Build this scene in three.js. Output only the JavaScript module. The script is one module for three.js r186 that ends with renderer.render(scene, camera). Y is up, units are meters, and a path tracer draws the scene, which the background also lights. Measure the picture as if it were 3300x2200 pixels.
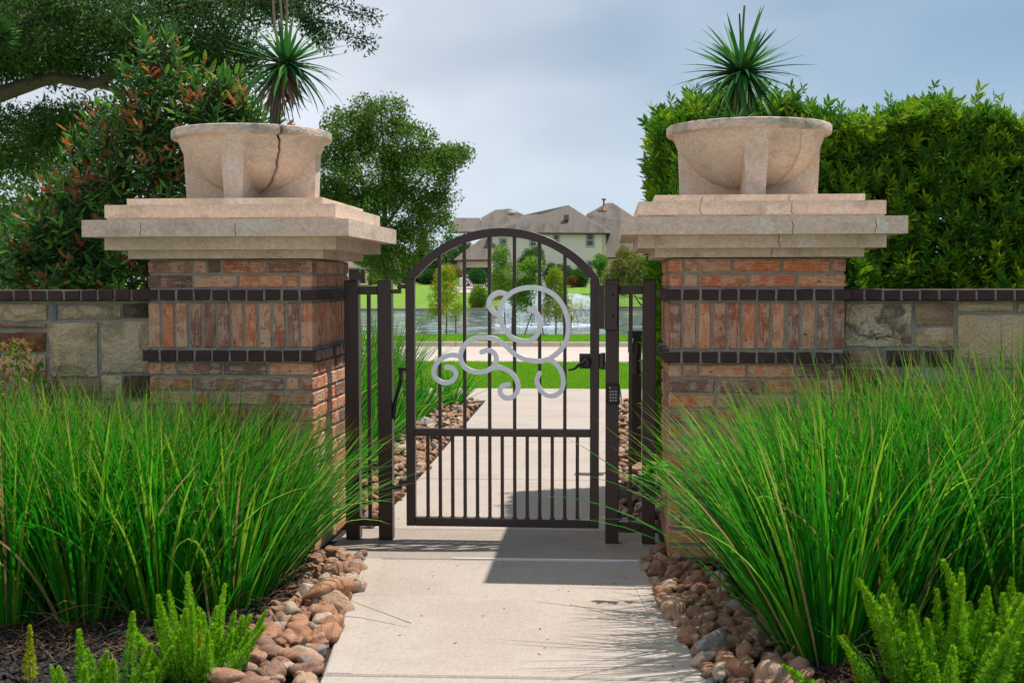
import * as THREE from 'three';
import { mergeGeometries } from 'three/addons/utils/BufferGeometryUtils.js';

// ------------------------------------------------------------------ camera, sky, sun, exposure
const scene = new THREE.Scene();
const camera = new THREE.PerspectiveCamera(31.31, 3300 / 2200, 0.1, 2500);
camera.position.set(1.3447, 1.2589, 5.466);
camera.rotation.order = 'YXZ';
camera.rotation.set(-0.0493, 0.0789, -0.0014);
camera.updateMatrixWorld(true);
camera.focus = 5.7;
camera.userData.fStop = 9;

const renderer = new THREE.WebGLRenderer({ antialias: true });
renderer.toneMapping = THREE.LinearToneMapping;
renderer.toneMappingExposure = 1.4;
renderer.outputColorSpace = THREE.SRGBColorSpace;
renderer.shadowMap.enabled = true;

const sunDir = new THREE.Vector3(0.574, 1.533, -0.246).normalize();
const sun = new THREE.DirectionalLight(new THREE.Color(1.0, 0.945, 0.87), 4.1);
sun.position.copy(sunDir).multiplyScalar(60);
sun.target.position.set(0, 0, 0);
sun.castShadow = true;
sun.shadow.mapSize.set(4096, 4096);
Object.assign(sun.shadow.camera, { left: -60, right: 60, top: 60, bottom: -60, near: 1, far: 300 });
sun.shadow.radius = 1.6;
scene.add(sun, sun.target);

// ------------------------------------------------------------------ random numbers and noise
function rng(seed) {
  let a = seed >>> 0;
  return () => { a = (a + 0x6D2B79F5) >>> 0; let t = a; t = Math.imul(t ^ (t >>> 15), t | 1); t ^= t + Math.imul(t ^ (t >>> 7), t | 61); return ((t ^ (t >>> 14)) >>> 0) / 4294967296; };
}
const clamp = (x, a = 0, b = 1) => Math.min(b, Math.max(a, x));
const mix = (a, b, t) => a + (b - a) * t;
const smooth = (a, b, x) => { const t = clamp((x - a) / (b - a)); return t * t * (3 - 2 * t); };
function hash3(x, y, z) { let h = Math.imul(x, 374761393) ^ Math.imul(y, 668265263) ^ Math.imul(z, 2147483647 - 1013904223); h = Math.imul(h ^ (h >>> 13), 1274126177); return ((h ^ (h >>> 16)) >>> 0) / 4294967296; }
const fade = t => t * t * t * (t * (t * 6 - 15) + 10);
function hash2(x, y, s) { let h = Math.imul(x, 374761393) ^ Math.imul(y, 668265263) ^ s; h = Math.imul(h ^ (h >>> 13), 1274126177); return ((h ^ (h >>> 16)) >>> 0) / 4294967296; }
function vnoise(x, y, seed, per = 0) {   // 2-D value noise, 0..1, periodic if per > 0
  const s = Math.imul(Math.floor(seed * 10), 1013904223), xi = Math.floor(x), yi = Math.floor(y), u = fade(x - xi), v = fade(y - yi);
  let x0 = xi, x1 = xi + 1, y0 = yi, y1 = yi + 1;
  if (per) { x0 = ((x0 % per) + per) % per; x1 = ((x1 % per) + per) % per; y0 = ((y0 % per) + per) % per; y1 = ((y1 % per) + per) % per; }
  const a = hash2(x0, y0, s), b = hash2(x1, y0, s), c = hash2(x0, y1, s), d = hash2(x1, y1, s), e = a + (b - a) * u;
  return e + (c + (d - c) * u - e) * v;
}
function fbm(x, y, seed, oct = 4, per = 0) {
  let s = 0, a = 0.5, n = 0, p = per;
  for (let i = 0; i < oct; i++) { s += a * vnoise(x, y, seed + i * 17, p); n += a; a *= 0.5; x *= 2; y *= 2; p *= 2; }
  return s / n;
}

// ------------------------------------------------------------------ the sky: pale cloud on one side, clearing to slate blue on the other
function makeSky() {
  const W = 1024, H = 512, d = new Float32Array(W * H * 4);
  for (let j = 0; j < H; j++) {
    const lat = ((j + 0.5) / H - 0.5) * Math.PI, y = Math.sin(lat), c = Math.cos(lat);
    for (let i = 0; i < W; i++) {
      const lon = ((i + 0.5) / W - 0.5) * 2 * Math.PI, x = Math.cos(lon) * c, z = Math.sin(lon) * c;
      const az = Math.atan2(x, -z), e = Math.max(y, 0);
      const k = 1 / (e + 0.28), n1 = fbm(x * k * 1.1 + 3.1, z * k * 1.1 + 7.7, 2.3, 5), n2 = fbm(x * k * 3.3 + 11, z * k * 3.3 + 4, 9.1, 5);
      const side = Math.cos(az + 1.5);
      const cover = smooth(0.12, 0.86, 0.56 + 0.95 * side + (n1 - 0.5) * 0.5 + (n2 - 0.5) * 0.2);
      const up = smooth(-0.03, 0.28, e);
      const blue = [mix(0.40, 0.145, up), mix(0.51, 0.265, up), mix(0.62, 0.41, up)];
      const tone = 0.90 + (n2 - 0.5) * 0.30 + (n1 - 0.5) * 0.25;
      const cloud = [0.59 * tone, 0.63 * tone, 0.70 * tone];
      const hz = 1 - smooth(0.0, 0.16, e);
      const o = (j * W + i) * 4;
      for (let q = 0; q < 3; q++) d[o + q] = mix(mix(blue[q], cloud[q], cover * 0.92), [0.46, 0.56, 0.63][q], hz * 0.6);
      if (y < 0) for (let q = 0; q < 3; q++) d[o + q] *= 0.45;
      d[o + 3] = 1;
    }
  }
  const t = new THREE.DataTexture(d, W, H, THREE.RGBAFormat, THREE.FloatType);
  t.mapping = THREE.EquirectangularReflectionMapping; t.magFilter = t.minFilter = THREE.LinearFilter; t.needsUpdate = true;
  return t;
}
const skyTexture = makeSky();
scene.background = skyTexture;
scene.environment = skyTexture;
scene.backgroundIntensity = 1; scene.environmentIntensity = 1;

// ------------------------------------------------------------------ photograph pixel (of 3300 x 2200) to a point on the plane z = const or y = const
const FPX = 3925;
const camR = new THREE.Vector3(), camU = new THREE.Vector3(), camB = new THREE.Vector3();
const spot = new THREE.Object3D(); spot.position.set(1.3447, 1.2589, 5.4660); spot.rotation.set(-0.0493, 0.07890, -0.0014, 'YXZ'); spot.updateMatrixWorld(true);   // where the photograph was taken from
spot.matrixWorld.extractBasis(camR, camU, camB);
function ray(sx, sy) { return camB.clone().negate().addScaledVector(camR, (sx - 1650) / FPX).addScaledVector(camU, (1100 - sy) / FPX); }
function P(sx, sy, z) { const d = ray(sx, sy); return spot.position.clone().addScaledVector(d, (z - spot.position.z) / d.z); }
function G(sx, sy, y = 0) { const d = ray(sx, sy); return spot.position.clone().addScaledVector(d, (y - spot.position.y) / d.y); }
const V = (x, y, z) => new THREE.Vector3(x, y, z);

// ------------------------------------------------------------------ object helpers
const taken = new Map();
function numbered(name) { const n = taken.get(name) || 0; taken.set(name, n + 1); return n ? `${name}_${String(n).padStart(3, '0')}` : name; }
function shade(o) { o.castShadow = true; o.receiveShadow = true; return o; }
function thing(name, label, category, pos = V(0, 0, 0), group) {
  const o = new THREE.Group(); o.name = numbered(name); o.position.copy(pos); o.userData = { label, category, kind: 'thing' };
  if (group) o.userData.group = group;
  scene.add(o); return o;
}
function single(name, geo, mat, label, category, group, pos) {
  const o = shade(new THREE.Mesh(geo, mat)); o.name = numbered(name); o.userData = { label, category };
  if (group) o.userData.group = group;
  if (pos) o.position.copy(pos);
  scene.add(o); return o;
}
function part(parent, name, geo, mat, pos, label) {
  const o = shade(new THREE.Mesh(geo, mat)); o.name = name; if (pos) o.position.copy(pos); if (label) o.userData.label = label;
  parent.add(o); return o;
}
function struct(name, geo, mat, label) {
  const o = shade(new THREE.Mesh(geo, mat)); o.name = numbered(name); o.userData = { kind: 'structure' }; if (label) o.userData.label = label;
  scene.add(o); return o;
}
function instanced(parent, name, geo, mat, mats, colors, top) {
  const o = shade(new THREE.InstancedMesh(geo, mat, mats.length)); o.name = top ? numbered(name) : name;
  mats.forEach((m, i) => o.setMatrixAt(i, m));
  if (colors) colors.forEach((c, i) => o.setColorAt(i, c));
  o.userData.kind = 'stuff';
  if (top) Object.assign(o.userData, top);
  (parent || scene).add(o); return o;
}
const _q = new THREE.Quaternion(), _e = new THREE.Euler(), _s = new THREE.Vector3();
function trs(p, rx, ry, rz, s) { _e.set(rx, ry, rz, 'YXZ'); return new THREE.Matrix4().compose(p, new THREE.Quaternion().setFromEuler(_e), typeof s === 'number' ? _s.set(s, s, s).clone() : s); }
const YUP = V(0, 1, 0);
function trsDir(p, dir, roll, s) {   // local +y along dir
  const q = new THREE.Quaternion().setFromUnitVectors(YUP, dir.clone().normalize()).multiply(new THREE.Quaternion().setFromAxisAngle(YUP, roll));
  return new THREE.Matrix4().compose(p, q, typeof s === 'number' ? V(s, s, s) : s);
}

// ------------------------------------------------------------------ geometry helpers
function finish(g) { g.computeVertexNormals(); return g; }
function fromArrays(pos, idx, uv, col) {
  const g = new THREE.BufferGeometry();
  g.setAttribute('position', new THREE.Float32BufferAttribute(pos, 3));
  if (uv) g.setAttribute('uv', new THREE.Float32BufferAttribute(uv, 2));
  if (col) g.setAttribute('color', new THREE.Float32BufferAttribute(col, 3));
  if (idx) g.setIndex(idx);
  return finish(g);
}
// uv in metres by the way each face points (flat faces, so flat normals)
function boxUV(g0, scale = 1, ou = 0, ov = 0, rot = false) {
  const g = g0.index ? g0.toNonIndexed() : g0; g.computeVertexNormals();
  const p = g.attributes.position, n = g.attributes.normal, uv = new Float32Array(p.count * 2);
  for (let i = 0; i < p.count; i++) {
    const ax = Math.abs(n.getX(i)), ay = Math.abs(n.getY(i)), az = Math.abs(n.getZ(i));
    let u, v;
    if (ay >= ax && ay >= az) { u = p.getX(i); v = p.getZ(i); } else if (ax >= az) { u = p.getZ(i); v = p.getY(i); } else { u = p.getX(i); v = p.getY(i); }
    if (rot) [u, v] = [v, u];
    uv[2 * i] = u * scale + ou; uv[2 * i + 1] = v * scale + ov;
  }
  g.setAttribute('uv', new THREE.BufferAttribute(uv, 2));
  return g;
}
// box with chamfered, slightly uneven edges: 44 triangles
function chamferBox(w, h, d, c, jit = 0, rnd = Math.random) {
  const pts = []; const id = {};
  const J = () => (rnd() - 0.5) * 2 * jit;
  for (const sx of [-1, 1]) for (const sy of [-1, 1]) for (const sz of [-1, 1]) {
    const jx = J(), jy = J(), jz = J();
    const X = sx * w / 2 + jx * 0.8, Y = sy * h / 2 + jy * 0.8, Z = sz * d / 2 + jz * 0.5, cc = c * (0.7 + 0.6 * rnd());
    id[`${sx}${sy}${sz}x`] = pts.push([X, Y - sy * cc, Z - sz * cc]) - 1;
    id[`${sx}${sy}${sz}y`] = pts.push([X - sx * cc, Y, Z - sz * cc]) - 1;
    id[`${sx}${sy}${sz}z`] = pts.push([X - sx * cc, Y - sy * cc, Z]) - 1;
  }
  const idx = [], ctr = V(0, 0, 0);
  const tri = (a, b, e) => {
    const A = V(...pts[a]), B = V(...pts[b]), C = V(...pts[e]);
    const n = B.clone().sub(A).cross(C.clone().sub(A)), m = A.add(B).add(C).divideScalar(3).sub(ctr);
    if (n.dot(m) >= 0) idx.push(a, b, e); else idx.push(a, e, b);
  };
  const quad = (a, b, e, f) => { tri(a, b, e); tri(a, e, f); };
  const k = (x, y, z, t) => id[`${x}${y}${z}${t}`];
  for (const s of [-1, 1]) {
    quad(k(s, -1, -1, 'x'), k(s, 1, -1, 'x'), k(s, 1, 1, 'x'), k(s, -1, 1, 'x'));
    quad(k(-1, s, -1, 'y'), k(1, s, -1, 'y'), k(1, s, 1, 'y'), k(-1, s, 1, 'y'));
    quad(k(-1, -1, s, 'z'), k(1, -1, s, 'z'), k(1, 1, s, 'z'), k(-1, 1, s, 'z'));
  }
  for (const a of [-1, 1]) for (const b of [-1, 1]) {
    quad(k(a, b, -1, 'x'), k(a, b, 1, 'x'), k(a, b, 1, 'y'), k(a, b, -1, 'y'));
    quad(k(a, -1, b, 'x'), k(a, 1, b, 'x'), k(a, 1, b, 'z'), k(a, -1, b, 'z'));
    quad(k(-1, a, b, 'y'), k(1, a, b, 'y'), k(1, a, b, 'z'), k(-1, a, b, 'z'));
    for (const e of [-1, 1]) tri(k(a, b, e, 'x'), k(a, b, e, 'y'), k(a, b, e, 'z'));
  }
  const g = new THREE.BufferGeometry();
  g.setAttribute('position', new THREE.Float32BufferAttribute(pts.flat(), 3)); g.setIndex(idx);
  return g;
}
function box(x0, x1, y0, y1, z0, z1, c = 0.002) {
  const g = chamferBox(x1 - x0, y1 - y0, z1 - z0, c, 0, () => 0.5); g.translate((x0 + x1) / 2, (y0 + y1) / 2, (z0 + z1) / 2); return boxUV(g);
}
// tapered tube through points
function tube(points, radii, seg = 8, closed = true) {
  const pos = [], idx = [], uv = []; const n = points.length; let len = 0;
  let up = V(0, 0, 1);
  for (let i = 0; i < n; i++) {
    const t = points[Math.min(n - 1, i + 1)].clone().sub(points[Math.max(0, i - 1)]).normalize();
    if (Math.abs(t.dot(up)) > 0.95) up = Math.abs(t.x) < 0.9 ? V(1, 0, 0) : V(0, 1, 0);
    const a = up.clone().addScaledVector(t, -up.dot(t)).normalize(), b = t.clone().cross(a); up = a;
    if (i) len += points[i].distanceTo(points[i - 1]);
    const r = Array.isArray(radii) ? radii[i] : radii;
    for (let j = 0; j <= seg; j++) {
      const q = j / seg * 2 * Math.PI, c = Math.cos(q) * r, s = Math.sin(q) * r;
      pos.push(points[i].x + a.x * c + b.x * s, points[i].y + a.y * c + b.y * s, points[i].z + a.z * c + b.z * s);
      uv.push(j / seg * 2 * Math.PI * r, len);
    }
  }
  for (let i = 0; i < n - 1; i++) for (let j = 0; j < seg; j++) { const a = i * (seg + 1) + j, b = a + seg + 1; idx.push(a, a + 1, b, a + 1, b + 1, b); }
  if (closed) for (const [i, f] of [[0, 1], [n - 1, 0]]) {
    const c = pos.length / 3; pos.push(points[i].x, points[i].y, points[i].z); uv.push(0, 0);
    for (let j = 0; j < seg; j++) { const a = i * (seg + 1) + j; f ? idx.push(c, a + 1, a) : idx.push(c, a, a + 1); }
  }
  return fromArrays(pos, idx, uv);
}
function smoothPath(pts, n = 24) { return new THREE.CatmullRomCurve3(pts, false, 'centripetal').getPoints(n); }
function limb(pts, r0, r1, n = 14, seg = 8) { const q = smoothPath(pts, n); return tube(q, q.map((_, i) => mix(r0, r1, Math.pow(i / (q.length - 1), 0.8))), seg); }
function merge(list) {
  const full = list.every(g => g.attributes.uv), col = list.every(g => g.attributes.color);
  const cl = list.map(g => { const h = g.index ? g.toNonIndexed() : g.clone(); for (const k of Object.keys(h.attributes)) if (!['position', 'normal'].includes(k) && !(k === 'uv' && full) && !(k === 'color' && col)) h.deleteAttribute(k); return h; });
  return mergeGeometries(cl);
}
function turned(g, rx = 0, ry = 0, rz = 0, x = 0, y = 0, z = 0) { g.applyMatrix4(trs(V(x, y, z), rx, ry, rz, 1)); return g; }

// ------------------------------------------------------------------ textures
const lin2s = v => v <= 0.0031308 ? v * 12.92 : 1.055 * Math.pow(v, 1 / 2.4) - 0.055;
function tex(w, h, fn, srgb = true) {
  const d = new Uint8Array(w * h * 4);
  for (let j = 0; j < h; j++) for (let i = 0; i < w; i++) {
    const c = fn((i + 0.5) / w, (j + 0.5) / h), o = (j * w + i) * 4;
    if (typeof c === 'number') d[o] = d[o + 1] = d[o + 2] = clamp(c) * 255;
    else for (let q = 0; q < 3; q++) d[o + q] = clamp(srgb ? lin2s(clamp(c[q])) : c[q]) * 255;
    d[o + 3] = 255;
  }
  const t = new THREE.DataTexture(d, w, h, THREE.RGBAFormat); t.wrapS = t.wrapT = THREE.RepeatWrapping; t.magFilter = THREE.LinearFilter; t.minFilter = THREE.LinearMipmapLinearFilter; t.generateMipmaps = true;
  if (srgb) t.colorSpace = THREE.SRGBColorSpace; t.needsUpdate = true; return t;
}
function rep(t, x, y = x) { const c = t.clone(); c.repeat.set(x, y); c.needsUpdate = true; return c; }
const mixc = (a, b, t) => [mix(a[0], b[0], t), mix(a[1], b[1], t), mix(a[2], b[2], t)];
const mul = (a, k) => [a[0] * k, a[1] * k, a[2] * k];
const std = o => new THREE.MeshStandardMaterial(o);
const rgb = (r, g, b) => new THREE.Color().setRGB(r, g, b);
function leafMat(c, o = {}) { return new THREE.MeshPhysicalMaterial({ color: c, roughness: 1, transmission: 0.34, thickness: 0, side: THREE.DoubleSide, clearcoat: 0.08, clearcoatRoughness: 0.3, specularIntensity: 0.2, ...o }); }

// ------------------------------------------------------------------ materials
const N = (u, v, f, oct, seed) => fbm(u * f, v * f, seed, oct, f);   // tiling noise on a 0..1 square
const M = {};
{
  const st = tex(1024, 1024, (u, v) => {
    let c = [0.66, 0.51, 0.385];
    const a = N(u, v, 4, 4, 1.3), b = N(u, v, 9, 5, 8.2), f = N(u, v, 120, 3, 3.3), g = N(u, v, 30, 4, 21.7);
    c = mixc(c, [0.685, 0.512, 0.402], smooth(0.42, 0.62, a));
    c = mixc(c, [0.56, 0.43, 0.32], smooth(0.5, 0.72, b) * 0.7);
    c = mixc(c, [0.36, 0.29, 0.22], smooth(0.60, 0.74, g * 0.55 + b * 0.45) * 0.42);
    c = mixc(c, [0.70, 0.63, 0.55], smooth(0.60, 0.70, N(u, v, 14, 4, 33.1)) * 0.5);
    return mul(c, 0.80 + 0.40 * f);
  });
  const stb = tex(512, 512, (u, v) => 0.5 * N(u, v, 150, 3, 3.3) + 0.5 * N(u, v, 24, 4, 5.1), false);
  M.stone = std({ map: st, bumpMap: stb, bumpScale: 0.004, roughness: 0.88 });
  // weathered rim and fascia stone: more lichen and grime in patches with a grain of their own
  const rim = tex(768, 768, (u, v) => {
    let c = [0.64, 0.495, 0.395];
    const b = N(u, v, 10, 5, 18.2), f = N(u, v, 130, 3, 31.3), g = N(u, v, 36, 4, 51.7), s = fbm(u * 60, v * 6, 4.4, 4, 6);
    c = mixc(c, [0.46, 0.39, 0.30], smooth(0.45, 0.65, b));
    c = mixc(c, [0.22, 0.195, 0.155], smooth(0.54, 0.74, g * 0.4 + b * 0.35 + s * 0.25) * 0.7);
    c = mixc(c, [0.30, 0.29, 0.20], smooth(0.58, 0.66, N(u, v, 50, 3, 71)) * 0.35);
    return mul(c, 0.78 + 0.44 * f);
  });
  M.rimStone = std({ map: rim, bumpMap: stb, bumpScale: 0.006, roughness: 0.92 });
  const con = tex(1024, 1024, (u, v) => {
    let c = [0.40, 0.335, 0.285];
    const f = N(u, v, 220, 2, 2.2), g = N(u, v, 64, 3, 6.6), b = N(u, v, 5, 5, 7.7);
    c = mixc(c, [0.36, 0.295, 0.248], smooth(0.42, 0.7, b) * 0.7);
    c = mixc(c, [0.34, 0.27, 0.22], smooth(0.60, 0.72, g) * 0.4);
    c = mixc(c, [0.16, 0.13, 0.10], smooth(0.79, 0.86, f) * 0.5);
    return mul(c, 0.84 + 0.32 * f);
  });
  const conb = tex(512, 512, (u, v) => 0.6 * N(u, v, 220, 2, 2.2) + 0.4 * fbm(u * 180, v * 12, 5.5, 3, 12), false);
  M.concrete = std({ map: rep(con, 0.7), bumpMap: rep(conb, 0.7), bumpScale: 0.003, roughness: 0.9 });
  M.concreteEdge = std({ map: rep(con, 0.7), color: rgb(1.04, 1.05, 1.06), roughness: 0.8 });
  M.concreteOld = std({ map: rep(con, 0.9), color: rgb(0.80, 0.80, 0.78), bumpMap: rep(conb, 0.9), bumpScale: 0.003, roughness: 0.9 });
  M.kerb = std({ map: rep(con, 0.25), color: rgb(0.85, 0.80, 0.74), roughness: 0.9 });
  M.street = std({ map: rep(con, 0.12), color: rgb(1.2, 1.2, 1.22), roughness: 0.92 });
  const mor = tex(512, 512, (u, v) => mul(mixc([0.25, 0.225, 0.185], [0.37, 0.33, 0.27], N(u, v, 10, 4, 2.1)), 0.75 + 0.5 * N(u, v, 90, 2, 9.9)));
  M.mortar = std({ map: rep(mor, 2), bumpMap: rep(stb, 3), bumpScale: 0.006, roughness: 0.95 });
  // bricks: clay colour with wire-cut drag marks and smeared white mortar
  const brickTex = (base, alt, smear, seed) => tex(512, 512, (u, v) => {
    const a = N(u, v, 6, 4, seed), b = N(u, v, 14, 5, seed + 3), drag = fbm(u * 12, v * 120, seed + 5, 3, 12), f = N(u, v, 100, 2, seed + 7);
    let c = mixc(base, alt, smooth(0.38, 0.66, a));
    c = mul(c, 0.72 + 0.56 * (0.5 * drag + 0.5 * f));
    const s = smooth(0.66 - smear * 0.15, 0.80 - smear * 0.15, 0.55 * b + 0.3 * drag + 0.15 * f + 0.12);
    c = mixc(c, mixc([0.50, 0.36, 0.26], base, 0.25), s * 0.6);
    return mixc(mul(c, 1.32), [0.03, 0.02, 0.018], smooth(0.80, 0.86, N(u, v, 40, 2, seed + 11)) * 0.7);
  });
  const brb = tex(512, 512, (u, v) => 0.6 * fbm(u * 12, v * 120, 4.1, 3, 12) + 0.4 * N(u, v, 60, 3, 8.1), false);
  M.bricks = [
    brickTex([0.46, 0.155, 0.068], [0.40, 0.115, 0.048], 0.4, 11), brickTex([0.49, 0.195, 0.092], [0.41, 0.145, 0.065], 0.65, 23),
    brickTex([0.34, 0.125, 0.066], [0.27, 0.088, 0.048], 0.7, 37), brickTex([0.25, 0.125, 0.080], [0.19, 0.085, 0.058], 0.45, 41),
    brickTex([0.40, 0.205, 0.115], [0.34, 0.15, 0.08], 0.9, 59), brickTex([0.135, 0.075, 0.055], [0.18, 0.09, 0.06], 0.25, 67),
  ].map(t => std({ map: rep(t, 1.9), bumpMap: rep(brb, 1.9), bumpScale: 0.005, roughness: 0.88 }));
  const dk = tex(512, 512, (u, v) => mul(mixc([0.036, 0.015, 0.014], [0.060, 0.026, 0.022], N(u, v, 8, 4, 3.7)), 0.75 + 0.5 * N(u, v, 90, 2, 9.1)));
  M.darkBrick = std({ map: rep(dk, 2), bumpMap: rep(brb, 2), bumpScale: 0.002, roughness: 0.8 });
  const wallStone = (base, alt, vein, seed, vw = 0.5) => tex(512, 512, (u, v) => {
    const a = N(u, v, 3, 5, seed), b = N(u, v, 8, 5, seed + 2), f = N(u, v, 110, 2, seed + 4), w = Math.abs(fbm(u * 4 + 1.5 * a, v * 4, seed + 9, 4, 4) - 0.5) * 2;
    let c = mixc(base, alt, smooth(0.35, 0.65, a));
    c = mixc(c, vein, (1 - smooth(0.02, 0.16, w)) * vw);
    c = mixc(c, mul(base, 0.45), smooth(0.55, 0.75, b) * 0.55);
    return mul(c, 0.76 + 0.48 * f);
  });
  const wsb = tex(512, 512, (u, v) => 0.7 * N(u, v, 6, 6, 77) + 0.3 * N(u, v, 60, 3, 78), false);
  const WS = (t, bs = 0.02) => std({ map: rep(t, 1.4), bumpMap: rep(wsb, 1.4), bumpScale: bs, roughness: 0.9 });
  M.ws = {
    olive: WS(wallStone([0.49, 0.355, 0.21], [0.56, 0.41, 0.245], [0.24, 0.18, 0.11], 101)), tan: WS(wallStone([0.56, 0.39, 0.225], [0.50, 0.315, 0.17], [0.5, 0.42, 0.3], 113)),
    grey: WS(wallStone([0.46, 0.345, 0.215], [0.54, 0.41, 0.265], [0.2, 0.16, 0.1], 127)), rust: WS(wallStone([0.17, 0.055, 0.024], [0.25, 0.10, 0.035], [0.06, 0.03, 0.02], 131)),
    dark: WS(wallStone([0.055, 0.036, 0.027], [0.10, 0.06, 0.04], [0.16, 0.11, 0.07], 149)), brown: WS(wallStone([0.28, 0.18, 0.11], [0.36, 0.235, 0.14], [0.12, 0.07, 0.04], 151)),
    blue: WS(wallStone([0.20, 0.25, 0.27], [0.26, 0.29, 0.28], [0.3, 0.3, 0.26], 163)), swirl: WS(wallStone([0.60, 0.47, 0.335], [0.48, 0.29, 0.15], [0.16, 0.10, 0.07], 179, 0.9), 0.05),
  };
  const mt = tex(512, 512, (u, v) => 0.42 + 0.22 * N(u, v, 90, 3, 4.4) + 0.16 * N(u, v, 9, 4, 6.6), false);
  M.bronze = std({ color: rgb(0.046, 0.029, 0.024), roughness: 0.62, roughnessMap: rep(mt, 3), bumpMap: rep(mt, 6), bumpScale: 0.0004, metalness: 0.25 });
  M.bronzeWear = std({ color: rgb(0.075, 0.034, 0.026), roughness: 0.6, metalness: 0.1 });
  M.alu = std({ color: rgb(0.80, 0.80, 0.82), roughness: 0.7, roughnessMap: rep(mt, 4), metalness: 0.1 });
  M.black = std({ color: rgb(0.012, 0.012, 0.013), roughness: 0.35 });
  M.blackMatt = std({ color: rgb(0.015, 0.014, 0.013), roughness: 0.7 });
  M.hole = std({ color: rgb(0.006, 0.006, 0.006), roughness: 0.9 });
  M.white = std({ color: rgb(0.78, 0.78, 0.77), roughness: 0.6 });
  M.button = std({ color: rgb(0.62, 0.64, 0.66), roughness: 0.4 });
  M.redLed = std({ color: rgb(0.4, 0.02, 0.01), emissive: rgb(1, 0.10, 0.06), emissiveIntensity: 0.8, roughness: 0.4 });
  const lawn = tex(768, 768, (u, v) => {
    const a = N(u, v, 8, 4, 6.1), f = N(u, v, 256, 2, 8.3), g = N(u, v, 60, 3, 8.9);
    let c = mixc([0.10, 0.215, 0.010], [0.16, 0.275, 0.015], smooth(0.35, 0.65, a));
    c = mixc(c, [0.17, 0.25, 0.025], smooth(0.55, 0.75, g) * 0.4);
    return mul(c, 0.5 + 1.0 * f);
  });
  M.lawn = std({ map: rep(lawn, 0.22), roughness: 1, bumpMap: rep(lawn, 0.22), bumpScale: 0.05 });
  const mul1 = tex(768, 768, (u, v) => {
    const a = N(u, v, 90, 3, 1.7), b = N(u, v, 24, 4, 2.9), s = fbm(u * 30, v * 140, 7.7, 2, 30);
    return mul(mixc([0.014, 0.011, 0.010], [0.06, 0.045, 0.036], smooth(0.45, 0.75, a * 0.5 + b * 0.3 + s * 0.2)), 0.8 + 0.5 * s);
  });
  M.mulch = std({ map: rep(mul1, 1.3), bumpMap: rep(mul1, 1.3), bumpScale: 0.05, roughness: 0.95 });
  const bark = tex(512, 512, (u, v) => mul(mixc([0.06, 0.045, 0.034], [0.16, 0.125, 0.095], fbm(u * 40, v * 8, 2.2, 4, 8)), 0.7 + 0.6 * N(u, v, 60, 3, 5.2)));
  M.bark = std({ map: rep(bark, 3), bumpMap: rep(bark, 3), bumpScale: 0.02, roughness: 0.95 });
  M.barkPale = std({ map: rep(bark, 3), color: rgb(1.9, 1.7, 1.5), roughness: 0.95 });
  M.water = new THREE.MeshPhysicalMaterial({ color: rgb(0.15, 0.19, 0.215), roughness: 0.07, ior: 1.33 });
  const stc = tex(512, 512, (u, v) => mul(mixc([0.86, 0.685, 0.625], [0.90, 0.74, 0.685], N(u, v, 5, 5, 4.4)), 0.9 + 0.2 * N(u, v, 120, 2, 2.8)));
  M.stucco = std({ map: rep(stc, 0.12), roughness: 0.95 });
  M.stuccoWarm = std({ map: rep(stc, 0.12), color: rgb(1.0, 0.92, 0.84), roughness: 0.95 });
  const shg = tex(1024, 1024, (u, v) => {
    const row = Math.floor(v * 64), col = Math.floor(u * 48 + (row % 2) * 0.5 + hash3(row, 3, 1) * 0.8), k = hash3(col, row, 5), b = N(u, v, 6, 4, 12.2), s = fbm(u * 24, v * 4, 14.2, 4, 4);
    let c = mixc([0.118, 0.098, 0.082], [0.178, 0.150, 0.127], 0.5 * k + 0.5 * N(u, v, 160, 2, 1.1));
    c = mixc(c, [0.080, 0.066, 0.056], smooth(0.45, 0.7, 0.6 * s + 0.4 * b) * 0.7);
    return (v * 64) % 1 < 0.12 ? mul(c, 0.72) : c;
  });
  M.shingle = std({ map: rep(shg, 0.085), roughness: 0.97 });
  M.trim = std({ color: rgb(0.42, 0.37, 0.30), roughness: 0.8 });
  M.gutter = std({ color: rgb(0.05, 0.045, 0.04), roughness: 0.6 });
  M.glass = std({ color: rgb(0.05, 0.075, 0.085), roughness: 0.06, metalness: 0.0 });
  M.garage = std({ color: rgb(0.035, 0.024, 0.022), roughness: 0.6 });
  M.copper = std({ color: rgb(0.30, 0.12, 0.08), roughness: 0.55, metalness: 0.2 });
  const wd = tex(512, 512, (u, v) => mul(mixc([0.20, 0.085, 0.04], [0.30, 0.135, 0.07], fbm(u * 60, v * 4, 3.3, 4, 4)), 0.8 + 0.4 * N(u, v, 60, 2, 4.4)));
  M.wood = std({ map: rep(wd, 0.5), roughness: 0.85 });
  M.woodRed = std({ map: rep(wd, 0.5), color: rgb(1.35, 1.1, 1.15), roughness: 0.85 });
  M.woodGrey = std({ color: rgb(0.22, 0.19, 0.165), roughness: 0.9 });
  M.iron = std({ color: rgb(0.016, 0.028, 0.022), roughness: 0.5 });
  M.straw = std({ color: rgb(0.36, 0.25, 0.155), roughness: 0.9, side: THREE.DoubleSide });
  M.spray = new THREE.MeshPhysicalMaterial({ color: rgb(0.92, 0.95, 0.97), roughness: 0.9, transmission: 0.4, thickness: 0, side: THREE.DoubleSide });
}

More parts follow.
